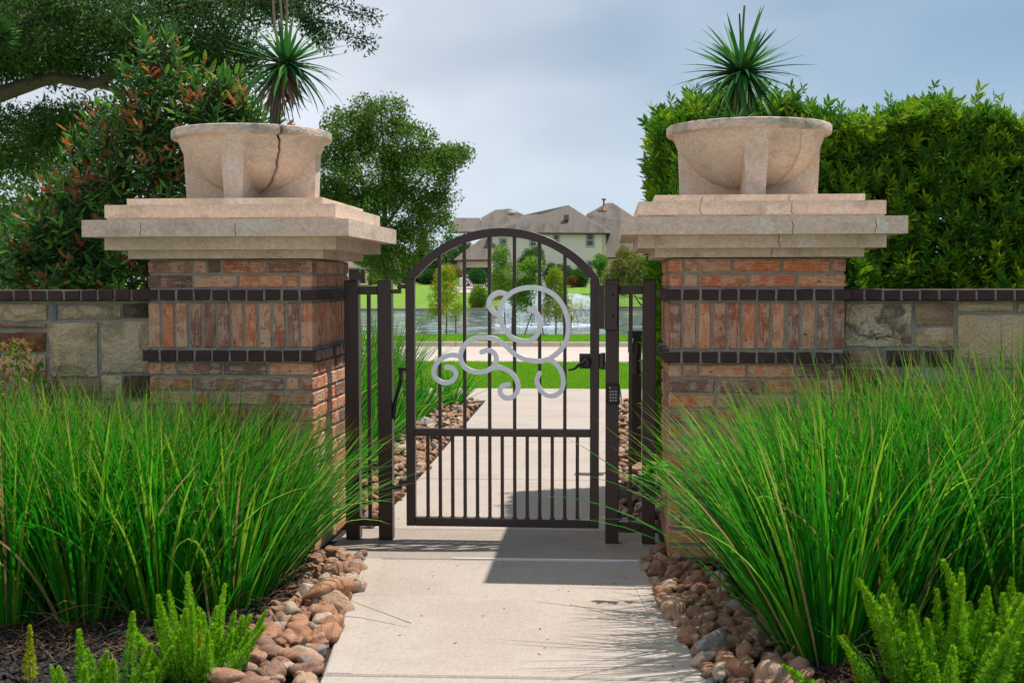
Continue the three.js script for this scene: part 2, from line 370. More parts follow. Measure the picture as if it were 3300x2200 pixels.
// ------------------------------------------------------------------ terrain: level at the gate, falling to the street and the pond, rising to the far houses
function groundY(z) {
  const k = [[30, -0.03], [-8.6, -0.03], [-10, -0.05], [-20.0, -0.47], [-20.05, -0.75], [-29, -0.75], [-29.25, -0.47], [-33, -0.6], [-40, -0.78], [-43.5, -1.9], [-60, -2.3], [-110, -2.3], [-113.4, -1.75], [-113.7, -1.42], [-120, -1.2], [-150, 0.85], [-200, 1.0], [-900, 1.2]];
  for (let i = 0; i < k.length - 1; i++) if (z <= k[i][0] && z >= k[i + 1][0]) return mix(k[i][1], k[i + 1][1], (k[i][0] - z) / (k[i][0] - k[i + 1][0]));
  return k[k.length - 1][1];
}
{
  const zs = [30, 10, 4, 0, -4, -8.6, -10, -13, -16, -18, -20.0, -20.05, -29, -29.25, -33, -36, -40, -41.5, -43.5, -60, -110, -113.4, -113.7, -120, -128, -136, -144, -150, -165, -200, -300, -900];
  const pos = [], idx = [], uv = [], nx = 40;
  zs.forEach((z, j) => { for (let i = 0; i <= nx; i++) { const x = (i / nx - 0.5) * (z < -100 ? 900 : 500); pos.push(x, groundY(z), z); uv.push(x, z); if (i < nx && j < zs.length - 1) { const a = j * (nx + 1) + i, b = a + nx + 1; idx.push(a, a + 1, b, a + 1, b + 1, b); } } });
  struct('ground', fromArrays(pos, idx, uv), M.lawn, 'mown green lawn falling away to the pond and rising to the houses');
  // pond
  const xs = [-250, -120, -60, -35], pw = [], iw = [], uw = []; for (let x = -20; x <= 12; x += 0.17) xs.push(x); xs.push(30, 60, 120, 250);
  const zw = []; for (let z = -38; z >= -114; z -= 0.32) zw.push(z);
  zw.forEach((z, j) => xs.forEach((x, i) => {   // small wind waves where the pond is in view
    const y = 0.085 * (fbm(x * 0.75 + z * 0.2, z * 1.15, 5.5, 3) - 0.5) + 0.05 * (vnoise(x * 0.2, z * 0.5, 8.5) - 0.5);
    pw.push(x, -1.6 + y, z); uw.push(x, z);
    if (i < xs.length - 1 && j < zw.length - 1) { const q = j * xs.length + i, k = q + xs.length; iw.push(q, q + 1, k, q + 1, k + 1, k); }
  }));
  const w = fromArrays(pw, iw, uw);
  struct('pond_water', w, M.water, 'rippled grey-blue pond water');
  for (const [x0, x1, z0, z1, y] of [[P(1130, 914, -170).x - 14, P(1200, 914, -170).x, -175, -158, 0.93], [P(1462, 914, -152).x, P(1580, 914, -152).x, -152, -136, 0]]) { const q = new THREE.PlaneGeometry(x1 - x0, z1 - z0, 1, 8); q.rotateX(-Math.PI / 2); q.translate((x0 + x1) / 2, 0, (z0 + z1) / 2); const a = q.attributes.position; for (let i = 0; i < a.count; i++) a.setY(i, groundY(a.getZ(i)) + 0.03); struct('drive', boxUV(q), M.street, 'pale concrete drive in front of a garage'); }
  struct('pond_bulkhead', box(-200, 200, -1.75, -1.38, -113.9, -113.5, 0.01), M.kerb, 'low concrete edge along the far bank of the pond');
}
// street and kerbs
{
  struct('street', box(-150, 150, -0.7, -0.6, -29.0, -20.3, 0.005), M.street, 'pale concrete street');
  const kerb = (z, name, s) => {
    const sh = new THREE.Shape(); sh.moveTo(0, 0); sh.lineTo(0.30, 0); sh.lineTo(0.30, 0.15); sh.lineTo(0.17, 0.15); sh.quadraticCurveTo(0.12, 0.145, 0.10, 0.09); sh.lineTo(0.06, 0.02); sh.lineTo(0, 0.012);
    const list = [];
    for (let i = 0; i < 40; i++) { const g = new THREE.ExtrudeGeometry(sh, { depth: 2.985, bevelEnabled: false }); g.rotateY(s > 0 ? Math.PI / 2 : -Math.PI / 2); g.translate(-60 + i * 3 + (s > 0 ? 0 : 3), -0.61, z); list.push(g); }
    const o = struct(name, boxUV(list[0]), M.kerb, 'rolled concrete kerb along the street');
    for (const g of list.slice(1)) part(o, 'kerb_stone', boxUV(g), M.kerb);
  };
  kerb(-28.95, 'kerb', 1); kerb(-20.35, 'kerb', -1);
}
// concrete path: one slab per pour, with open joints
function slab(pts, y = 0, t = 0.1, c = 0.006) {
  const sh = new THREE.Shape(pts.map(([x, z]) => new THREE.Vector2(x, -z)));
  const g = new THREE.ExtrudeGeometry(sh, { depth: t - c, bevelEnabled: true, bevelThickness: c, bevelSize: c, bevelOffset: -c, bevelSegments: 1, steps: 1 });
  g.rotateX(-Math.PI / 2); g.translate(0, y - t, 0); return boxUV(g);
}
{
  const o = struct('path', slab([[0.235, 0.052], [1.497, 0.026], [1.662, 1.632], [0.432, 1.668]]), M.concrete, 'pale brushed concrete path leading to the gate');
  part(o, 'slab', slab([[0.434, 1.684], [1.664, 1.648], [1.84, 3.4], [0.61, 3.4]]), M.concrete);
  struct('driveway', slab([[-25, 3.414], [28, 3.414], [28, 26], [-25, 26]]), M.concrete, 'pale concrete forecourt before the gate');
  // smoother trowelled band along the edges of the path
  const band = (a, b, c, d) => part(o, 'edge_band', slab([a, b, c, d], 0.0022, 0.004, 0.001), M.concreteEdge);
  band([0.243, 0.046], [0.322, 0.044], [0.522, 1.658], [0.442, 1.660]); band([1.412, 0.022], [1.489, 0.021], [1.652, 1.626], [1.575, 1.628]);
  part(o, 'slab', slab([[0.03, -0.62], [1.60, -0.62], [1.60, 0.014], [0.03, 0.038]], 0.0), M.concreteOld, null, 'greyer concrete pad under the gate');
  const L = z => mix(0.146, 0.05, clamp((-z - 1.3) / 6)), R = z => mix(1.405, 1.385, clamp((-z - 1.3) / 6));
  for (const [a, b] of [[-0.632, -2.205], [-2.217, -4.03], [-4.042, -5.86], [-5.872, -7.35]]) part(o, 'slab', slab([[L(b), b], [R(b), b], [R(a), a], [L(a), a]]), M.concrete);
  const w = struct('sidewalk', slab([[-1.5, -8.8], [1.48, -8.8], [1.48, -7.364], [-0.1, -7.364], [-1.5, -7.5]]), M.concrete, 'concrete sidewalk crossing beyond the gate');
  for (let i = 0; i < 4; i++) { part(w, 'slab', slab([[1.492 + i * 1.5, -8.8], [2.98 + i * 1.5, -8.8], [2.98 + i * 1.5, -7.364], [1.492 + i * 1.5, -7.364]]), M.concrete); part(w, 'slab', slab([[-3.0 - i * 1.5, -8.8], [-1.512 - i * 1.5, -8.8], [-1.512 - i * 1.5, -7.5], [-3.0 - i * 1.5, -7.5]]), M.concrete); }
  // white joint filler strip left in the joint before the gate
  single('joint_strip', box(0.64, 1.485, -0.02, 0.006, 0.036, 0.044, 0.001).rotateY(0.02), M.white, 'thin white filler strip in the joint across the path', 'joint strip');
  // planting beds
  const bed = (name, pts, label) => { const g = new THREE.ShapeGeometry(new THREE.Shape(pts.map(([x, z]) => new THREE.Vector2(x, -z)))); g.rotateX(-Math.PI / 2); g.translate(0, -0.015, 0); const p = g.attributes.position, u = g.attributes.uv; for (let i = 0; i < p.count; i++) u.setXY(i, p.getX(i), p.getZ(i)); struct(name, g, M.mulch, label); };
  bed('mulch_bed', [[-6, 3.4], [0.63, 3.4], [0.44, 1.7], [0.25, 0.05], [0.05, -0.0], [0.05, -0.6], [0.16, -0.7], [0.05, -7.3], [-6, -7.3]], 'dark bark mulch bed beside the pier with the cracked planter');
  bed('mulch_bed', [[1.82, 3.4], [8, 3.4], [8, -7.3], [1.37, -7.3], [1.4, -0.7], [1.58, -0.6], [1.58, 0.0], [1.48, 0.05], [1.6, 1.7]].reverse(), 'dark bark mulch bed beside the pier with the uncracked planter');
}

// ------------------------------------------------------------------ brick piers with stepped stone caps
const HALF = 0.385;
function wobble(y0, y1, seed, amp = 0.012, n = 5) { const r = rng(seed), o = []; for (let i = 0; i <= n; i++) o.push([(r() - 0.5) * 2 * amp * (i % n ? 1 : 0.6), mix(y0, y1, i / n)]); return o; }
// a cap slab, cut by hairline cracks into pieces
function capSlab(parent, name, ov, y0, y1, cracks, seed, mat = M.stone) {
  const a = -HALF - ov, b = HALF + ov, gap = 0.0017;
  const cut = [...cracks].sort((p, q) => p - q).map((x, i) => wobble(y0, y1, seed + i * 7, 0.007).map(([dx, y]) => [x + dx, y]));
  let left = [[a, y0], [a, y1]];
  const bev = 0.004;
  cut.push(null);
  cut.forEach((c, i) => {
    const right = c ? c.map(([x, y]) => [x - gap, y]) : [[b, y0], [b, y1]];
    const pts = [...left.map(([x, y]) => [x, y]), ...right.slice().reverse()];
    const sh = new THREE.Shape(pts.map(([x, y]) => new THREE.Vector2(x, y)));
    const g = new THREE.ExtrudeGeometry(sh, { depth: b - a - 2 * bev, bevelEnabled: true, bevelThickness: bev, bevelSize: 0.0, bevelSegments: 1, steps: 1 });
    g.translate(0, 0, a + bev);
    part(parent, name, boxUV(g, 0.8, seed * 0.37 + i * 0.31, seed * 0.21), mat);
    if (c) left = c.map(([x, y]) => [x + gap, y]);
  });
}
function pier(cx, label, seed, cracks) {
  const o = thing('brick_pier', label, 'pier', V(cx, 0, -HALF), 'brick gate piers'), r = rng(seed);
  part(o, 'mortar', boxUV(new THREE.BoxGeometry(0.77 - 0.012, 1.36, 0.77 - 0.012).translate(0, 0.68, 0)), M.mortar);
  const weights = [0, 0, 0, 1, 1, 1, 2, 2, 2, 3, 3, 4, 4, 5];
  const put = (name, w, h, d, x, y, z, mat, rot) => part(o, name, boxUV(chamferBox(w, h, d, 0.0035, 0.0022, r), 1, r() * 3, r() * 3, rot), mat, V(x, y, z));
  const pick = () => M.bricks[weights[Math.floor(r() * weights.length)]];
  const L = 0.203, S = 0.0565, J = 0.012, D = 0.092, hb = 0.0545;
  const row = (y, kind) => {
    const y0 = y - hb / 2;
    const pat = [[S, S, L, L, L], [L, L, L, S, S], [S, L, L, L, S], [L, S, S, L, L], [L, L, L, S, S]][kind];
    for (const s of [1, -1]) { let x = -HALF; for (const w of pat) { put('brick', w, hb, D, x + w / 2, y0, s * (HALF - D / 2) + (r() - 0.5) * 0.002, pick()); x += w + J; } }
    const sp = [[L, L, 0.156], [0.156, L, L], [0.1, L, L, 0.044]][kind % 3];
    for (const s of [1, -1]) { let z = -HALF + D + J; for (const w of sp) { put('brick', D, hb, w, s * (HALF - D / 2) + (r() - 0.5) * 0.002, y0, z + w / 2, pick()); z += w + J; } }
  };
  for (let k = 0; k < 13; k++) row(0.886 - k * 0.0682, [0, 1, 3, 4, 2][k % 5]);
  row(1.2875, 0 + (seed % 2)); row(1.3545, 2 + (seed % 2));
  // upright soldier course
  const ns = 12, ps = (0.77 + 0.012) / ns;
  for (const s of [1, -1]) for (let i = 0; i < ns; i++) put('soldier_brick', ps - 0.013, 0.205, D, -HALF + ps * i + (ps - 0.013) / 2, 1.06, s * (HALF - D / 2) + (r() - 0.5) * 0.003, pick(), true);
  for (const s of [1, -1]) for (let i = 0; i < 9; i++) { const p = (0.77 - 2 * D - 0.012) / 9; put('soldier_brick', D, 0.205, p - 0.013, s * (HALF - D / 2), 1.06, -HALF + D + 0.012 + p * i + (p - 0.013) / 2, pick(), true); }
  // two projecting dark bands
  for (const y of [0.920, 1.198]) {
    const e = HALF + 0.022, nb = 10, pb = (2 * e + 0.010) / nb;
    for (const s of [1, -1]) for (let i = 0; i < nb; i++) put('dark_brick', pb - 0.010, 0.0475, 0.1, -e + pb * i + (pb - 0.010) / 2, y, s * (e - 0.05) + (r() - 0.5) * 0.002, M.darkBrick);
    for (const s of [1, -1]) for (let i = 0; i < 8; i++) { const p = (2 * e - 0.2 - 0.01) / 8; put('dark_brick', 0.1, 0.0475, p - 0.010, s * (e - 0.05), y, -e + 0.11 + p * i + (p - 0.010) / 2, M.darkBrick); }
    part(o, 'mortar', boxUV(new THREE.BoxGeometry(2 * e - 0.012, 0.046, 2 * e - 0.012).translate(0, y, 0)), M.mortar);
  }
  capSlab(o, 'cap_slab', 0.066, 1.364, 1.402, cracks[0], seed + 1);
  capSlab(o, 'cap_slab', 0.143, 1.402, 1.458, cracks[1], seed + 2);
  capSlab(o, 'cap_slab', 0.2155, 1.458, 1.533, cracks[2], seed + 3);
  capSlab(o, 'bedding_mortar', 0.134, 1.533, 1.545, [], seed + 4);
  capSlab(o, 'cap_slab', 0.141, 1.545, 1.603, cracks[3], seed + 5);
  capSlab(o, 'cap_slab', 0.067, 1.603, 1.636, cracks[4], seed + 6);
  capSlab(o, 'cap_slab', -0.058, 1.636, 1.645, [], seed + 8);
  return o;
}
const PL = -HALF, PR = 1.6163 + HALF;
const cr = (sx, z, cx) => P(sx, 740, z).x - cx;
pier(PL, 'brick pier with stepped stone cap carrying the planter with a wide dark crack', 301, [[], [], [cr(452, 0.21, PL), cr(757, 0.21, PL)], [], []]);
pier(PR, 'brick pier with stepped stone cap split by several hairline cracks, beside the keypad post', 402, [[cr(2489, 0.06, PR)], [cr(2513, 0.14, PR)], [cr(2555, 0.21, PR), cr(2822, 0.21, PR)], [cr(2259, 0.14, PR), cr(2555, 0.14, PR)], [cr(2264, 0.07, PR), cr(2543, 0.07, PR)]]);

// ------------------------------------------------------------------ planter bowls
function revolve(profile, nU, a0, gapFn, inset) {   // closed shell of revolution open along one crack
  const pos = [], idx = [], uv = [], n = profile.length, arc = [0]; for (let j = 1; j < n; j++) arc.push(arc[j - 1] + Math.hypot(profile[j][0] - profile[j - 1][0], profile[j][1] - profile[j - 1][1]));
  const ring = (pf, sgn) => {
    const base = pos.length / 3;
    pf.forEach(([r, y], j) => {
      const [w, gp] = gapFn(j / (n - 1));
      const g = gp / Math.max(r, 0.05);
      for (let i = 0; i <= nU; i++) { const a = a0 + w + mix(g, 2 * Math.PI - g, i / nU); pos.push(Math.sin(a) * r, y, Math.cos(a) * r); uv.push(a * 0.27, arc[j] + 0.37); }
    });
    for (let j = 0; j < n - 1; j++) for (let i = 0; i < nU; i++) { const A = base + j * (nU + 1) + i, B = A + nU + 1; sgn > 0 ? idx.push(A, B, A + 1, A + 1, B, B + 1) : idx.push(A, A + 1, B, A + 1, B + 1, B); }
    return base;
  };
  const inner = profile.map(([r, y], j) => { const p = profile[Math.max(0, j - 1)], q = profile[Math.min(n - 1, j + 1)]; const dx = q[0] - p[0], dy = q[1] - p[1], l = Math.hypot(dx, dy) || 1; return [Math.max(0.002, r + dy / l * inset), y - dx / l * inset]; });
  const A = ring(profile, 1), B = ring(inner, -1);
  for (const i of [0, nU]) for (let j = 0; j < n - 1; j++) { const a = A + j * (nU + 1) + i, b = B + j * (nU + 1) + i; idx.push(a, b, a + nU + 1, b, b + nU + 1, a + nU + 1); }
  for (const j of [0, n - 1]) for (let i = 0; i < nU; i++) { const a = A + j * (nU + 1) + i, b = B + j * (nU + 1) + i; idx.push(a, a + 1, b, a + 1, b + 1, b); }
  return fromArrays(pos, idx, uv);
}
function planter(cx, label, gap, angle, seed) {
  const o = thing('stone_planter', label, 'planter', V(cx, 1.645, -HALF), 'stone planters on the piers');
  const rr = rng(seed), off = Array.from({ length: 30 }, () => (rr() - 0.5) * 0.05); off.forEach((_, i) => { if (i) off[i] = mix(off[i - 1] * 0.5, off[i], 0.8); });
  const drift = angle[1] - angle[0];
  const gf = (t0, t1) => t => { const T = mix(t0, t1, t), k = clamp(T) * 22; const i = Math.floor(k); return [drift * (1 - T) + mix(off[i], off[i + 1], k - i), gap * (0.5 + 0.7 * T)]; };
  const raw = [[0.355, 0.298], [0.349, 0.282], [0.340, 0.258], [0.329, 0.232], [0.313, 0.203], [0.291, 0.171], [0.262, 0.138], [0.228, 0.108], [0.190, 0.082], [0.148, 0.062], [0.1, 0.047], [0.05, 0.038], [0.006, 0.035]];
  const pf = new THREE.CatmullRomCurve3(raw.map(([r, y]) => V(r, y, 0))).getPoints(30).map(p => [p.x, p.y]);
  part(o, 'bowl', revolve(pf, 110, angle[0], t => gf(0, 1)(1 - t), 0.03), M.stone);
  const rimPf = [[0.338, 0.337], [0.378, 0.337], [0.3835, 0.333], [0.3835, 0.302], [0.380, 0.296], [0.350, 0.292]];
  part(o, 'rim', revolve(rimPf, 110, angle[0], () => [mix(off[21], off[22], 0.9), gap * 1.15], 0.022), M.rimStone);
  for (let k = 0; k < 4; k++) {
    const tb = 0.043, tt = 0.056, q = (r, y, s, t) => [s * t, y, r];
    const v = [q(0.02, 0, -1, tb), q(0.02, 0, 1, tb), q(0.02, 0.06, -1, tb), q(0.02, 0.06, 1, tb), q(0.317, 0, -1, tb), q(0.317, 0, 1, tb), q(0.3265, 0.262, -1, tt), q(0.3265, 0.262, 1, tt)];
    const g = fromArrays(v.flat(), [4, 5, 7, 4, 7, 6, 0, 4, 6, 0, 6, 2, 5, 1, 3, 5, 3, 7, 2, 6, 7, 2, 7, 3, 0, 1, 5, 0, 5, 4]);
    const gg = boxUV(g, 1, seed * 0.3 + k * 0.41, k * 0.27); gg.rotateY(k * Math.PI / 2);
    part(o, 'fin', gg, M.stone);
  }
  const soil = new THREE.CircleGeometry(0.345, 40); soil.rotateX(-Math.PI / 2); soil.translate(0, 0.318, 0);
  part(o, 'soil', soil, M.mulch);
  return o;
}
planter(PL, 'round stone bowl planter on four fins, split by a wide dark crack', 0.0060, [0.63, 0.78], 5);
planter(PR, 'round stone bowl planter on four fins with only a faint hairline crack', 0.0011, [0.58, 0.95], 9);

// ------------------------------------------------------------------ yuccas in the planters
function bladeGeo(len, wid, prof, bend, fold, n = 6) {   // along +y, bending towards +z
  const pos = [], idx = [], uv = [];
  for (let i = 0; i <= n; i++) {
    const t = i / n, w = wid * prof(t), a = bend * t, y = bend ? Math.sin(a) / bend * len : t * len, z = bend ? (1 - Math.cos(a)) / bend * len : 0;
    const nz = -Math.sin(a), ny = Math.cos(a);
    pos.push(-w / 2, y - nz * 0 + fold * w * nz * -1, z + fold * w * ny, 0, y, z, w / 2, y + fold * w * nz * -1, z + fold * w * ny);
    uv.push(0, t, 0.5, t, 1, t);
    if (i < n) { const b = i * 3; idx.push(b, b + 1, b + 3, b + 1, b + 4, b + 3, b + 1, b + 2, b + 4, b + 2, b + 5, b + 4); }
  }
  return fromArrays(pos, idx, uv);
}
const yucLeaf = [0.12, 0.4, 0.85].map(b => bladeGeo(1, 0.104, t => t < 0.1 ? 0.62 + t * 3 : Math.pow(1 - (t - 0.1) / 0.9, 0.75) * 0.94 + 0.03, b, 0.22, 6));
const yucDead = [1.2, 2.0, 0.5].map(b => bladeGeo(1, 0.075, t => 1 - 0.8 * t, b, 0.3, 6));
const yucMats = [rgb(0.026, 0.14, 0.030), rgb(0.042, 0.19, 0.034), rgb(0.085, 0.25, 0.045), rgb(0.020, 0.10, 0.030)].map(c => leafMat(c, { transmission: 0.2, clearcoat: 0.2, clearcoatRoughness: 0.3 }));
const deadMats = [rgb(0.20, 0.135, 0.085), rgb(0.13, 0.085, 0.06), rgb(0.30, 0.21, 0.13)].map(c => std({ color: c, roughness: 0.95, side: THREE.DoubleSide }));
function rosette(o, c, n, len, low, seed, lean = V(0, 0, 0), w = 1) {
  const r = rng(seed);
  for (let i = 0; i < n; i++) {
    const a = i * 2.39996 + r() * 0.35, cy = mix(0.985, low, Math.pow((i + 0.5) / n, 0.85)), s = Math.sqrt(1 - cy * cy);
    const d = V(Math.cos(a) * s, cy, Math.sin(a) * s).addScaledVector(lean, 0.35).normalize();
    const L = len * (0.62 + 0.46 * r()) * (0.92 + 0.08 * s);
    const m = part(o, 'leaf', yucLeaf[cy < 0.2 ? 1 + Math.floor(r() * 2) : Math.floor(r() * 2)], yucMats[Math.floor(r() * 4)]);
    m.matrix.identity();
    const y = d, zc = V(0, -1, 0).addScaledVector(d, d.y).normalize(), x = y.clone().cross(zc);
    const mt = new THREE.Matrix4().makeBasis(x.multiplyScalar(L * w), y.clone().multiplyScalar(L), zc.multiplyScalar(L * 0.9));
    mt.setPosition(c.clone().addScaledVector(d, 0.018));
    mt.decompose(m.position, m.quaternion, m.scale);
  }
}
function deadSkirt(o, c, n, len, seed, spread = 0.5) {
  const r = rng(seed);
  for (let i = 0; i < n; i++) {
    const a = r() * 6.283, tilt = 0.25 + r() * spread, d = V(Math.cos(a) * Math.sin(tilt), -Math.cos(tilt), Math.sin(a) * Math.sin(tilt));
    const m = part(o, 'dead_leaf', yucDead[i % 3], deadMats[Math.floor(r() * 3)]);
    m.applyMatrix4(trsDir(c.clone().add(V(Math.cos(a) * 0.02, (r() - 0.6) * 0.10, Math.sin(a) * 0.02)), d, r() * 6.28, V(len * 0.9, len * (0.6 + 0.6 * r()), len * 0.25)));
  }
}
{
  const zl = -HALF + 0.02, hl = P(920, 205, zl), bl = P(886, 400, zl).setY(1.96);
  const o = thing('yucca', 'yucca on a leaning trunk skirted with dead brown leaves, in the cracked planter', 'yucca', bl, 'yuccas in the planters');
  const h = hl.clone().sub(bl);
  part(o, 'trunk', limb([V(0, -0.03, 0), V(0.005, h.y * 0.5, 0), h.clone()], 0.030, 0.020, 10, 9), M.bark);
  rosette(o, h, 105, 0.315, -0.66, 71, V(0.1, 0, 0.05));
  deadSkirt(o, h.clone().add(V(-0.02, -0.03, 0)), 105, 0.24, 72, 0.5);
  deadSkirt(o, h.clone().multiplyScalar(0.55), 22, 0.15, 73, 0.4);
  for (const [dx, sx] of [[-0.045, -0.01], [-0.008, -0.05], [0.02, -0.03]]) part(o, 'flower_stalk', limb([h.clone().add(V(dx * 0.3 - 0.02, 0.02, -0.03)), h.clone().add(V(dx - 0.02, 0.25, -0.03)), h.clone().add(V(dx + sx, 0.62, -0.02))], 0.0075, 0.0045, 8, 6), deadMats[0]);
  const hr = P(2392, 232, zl), br = P(2400, 385, zl).setY(1.96);
  const q = thing('yucca', 'compact upright yucca in the planter with the hairline crack', 'yucca', br, 'yuccas in the planters');
  const g = hr.clone().sub(br);
  part(q, 'trunk', limb([V(0, -0.03, 0), V(-0.005, g.y * 0.5, 0), g.clone()], 0.030, 0.022, 10, 9), M.bark);
  rosette(q, g, 150, 0.315, -0.80, 81);
  deadSkirt(q, g.clone().add(V(0, -0.04, 0)), 50, 0.19, 82, 0.6);
  part(q, 'flower_stalk', limb([g.clone(), g.clone().add(V(0.004, 0.2, -0.01)), g.clone().add(V(0.010, 0.31, -0.01))], 0.008, 0.005, 8, 6), deadMats[1]);
  part(q, 'flower_stalk', limb([g.clone(), g.clone().add(V(-0.008, 0.2, -0.02)), g.clone().add(V(-0.012, 0.275, -0.02))], 0.006, 0.004, 8, 6), yucMats[3]);
  // young offshoots
  const pup = (sx, sy, z, n, len, low, seed, label) => { const p = P(sx, sy, z).setY(1.962); const k = thing('yucca_offshoot', label, 'young yucca', p, 'yucca offshoots'); rosette(k, V(0, 0.0, 0), n, len, low, seed, V(0, 0, 0), 1.25); };
  pup(835, 400, -0.16, 18, 0.125, 0.25, 91, 'young yucca offshoot at the foot of the leaning yucca trunk');
  pup(700, 400, -0.22, 20, 0.10, 0.2, 92, 'low spiky offshoot near the shrub side of the cracked planter');
  pup(760, 400, -0.25, 18, 0.09, 0.2, 93, 'low spiky offshoot near the shrub side of the cracked planter');
  pup(2372, 375, -0.14, 30, 0.15, 0.15, 94, 'young yucca offshoot in front of the upright yucca');
  pup(2560, 385, -0.30, 12, 0.09, 0.3, 95, 'tiny yucca offshoot by the rim of the hairline-cracked planter');
}

// ------------------------------------------------------------------ ashlar garden walls with dark brick coping
function stoneBlock(w, h, d, rough, r) {
  const nx = Math.max(3, Math.round(w / 0.045)), ny = Math.max(3, Math.round(h / 0.045)), pos = [], idx = [], sx = r() * 50, sy = r() * 50;
  for (let j = 0; j <= ny; j++) for (let i = 0; i <= nx; i++) {
    const u = i / nx, v = j / ny, e = Math.min(u, 1 - u) * w, f = Math.min(v, 1 - v) * h, m = Math.min(e, f);
    const edge = m < 0.001 ? 1 : 0, n = fbm(u * w * 9 + sx, v * h * 9 + sy, 3.3, 4) - 0.5;
    const jx = (i === 0 || i === nx) ? (vnoise(v * h * 14 + sx, i, 7) - 0.5) * 0.010 : 0, jy = (j === 0 || j === ny) ? (vnoise(u * w * 14 + sy, j, 9) - 0.5) * 0.010 : 0;
    pos.push((u - 0.5) * w + jx, (v - 0.5) * h + jy, d / 2 + (edge ? -0.012 : n * rough));
  }
  const c = (nx + 1) * (ny + 1);
  const rim = []; for (let i = 0; i < nx; i++) rim.push(i); for (let j = 0; j < ny; j++) rim.push(j * (nx + 1) + nx); for (let i = nx; i > 0; i--) rim.push(ny * (nx + 1) + i); for (let j = ny; j > 0; j--) rim.push(j * (nx + 1));
  rim.forEach(k => pos.push(pos[3 * k], pos[3 * k + 1], -d / 2));
  for (let j = 0; j < ny; j++) for (let i = 0; i < nx; i++) { const a = j * (nx + 1) + i, b = a + nx + 1; idx.push(a, a + 1, b, a + 1, b + 1, b); }
  rim.forEach((k, i) => { const k2 = rim[(i + 1) % rim.length], a = c + i, b = c + (i + 1) % rim.length; idx.push(k, a, k2, k2, a, b); });
  const g = new THREE.BufferGeometry(); g.setAttribute('position', new THREE.Float32BufferAttribute(pos, 3)); g.setIndex(idx);
  return boxUV(g, 1, r() * 4, r() * 4);
}
const WF = -0.045;   // face of the wall stones
function gardenWall(x0, x1, label, stones, seed) {
  const r = rng(seed), mid = (x0 + x1) / 2, o = thing('garden_wall', label, 'wall', V(mid, 0, -0.2), 'stone garden walls');
  part(o, 'mortar', boxUV(new THREE.BoxGeometry(x1 - x0, 1.17, 0.27).translate(0, 0.585, 0)), M.mortar);
  for (const [a, b, c, d, m] of stones) {
    const A = Math.max(x0, a), B = Math.min(x1, b); if (B - A < 0.02) continue;
    part(o, 'stone', stoneBlock(B - A - 0.006, d - c - 0.006, 0.10, m === 'swirl' ? 0.05 : 0.022, r), M.ws[m], V((A + B) / 2 - mid, (c + d) / 2, WF + 0.2 - 0.05));
  }
  const p = 0.0805, n = Math.floor((x1 - x0) / p);
  for (let i = 0; i < n; i++) { const x = seed % 2 ? x1 - p * (i + 0.5) : x0 + p * (i + 0.5); part(o, 'coping_brick', boxUV(chamferBox(p - 0.010, 0.0475, 0.38, 0.0035, 0.002, r), 1, r() * 3, r() * 3), M.darkBrick, V(x - mid, 1.198 + (r() - 0.5) * 0.002, 0.01)); }
  part(o, 'coping_mortar', boxUV(new THREE.BoxGeometry(x1 - x0, 0.045, 0.365).translate(0, 1.197, 0.01)), M.mortar);
}
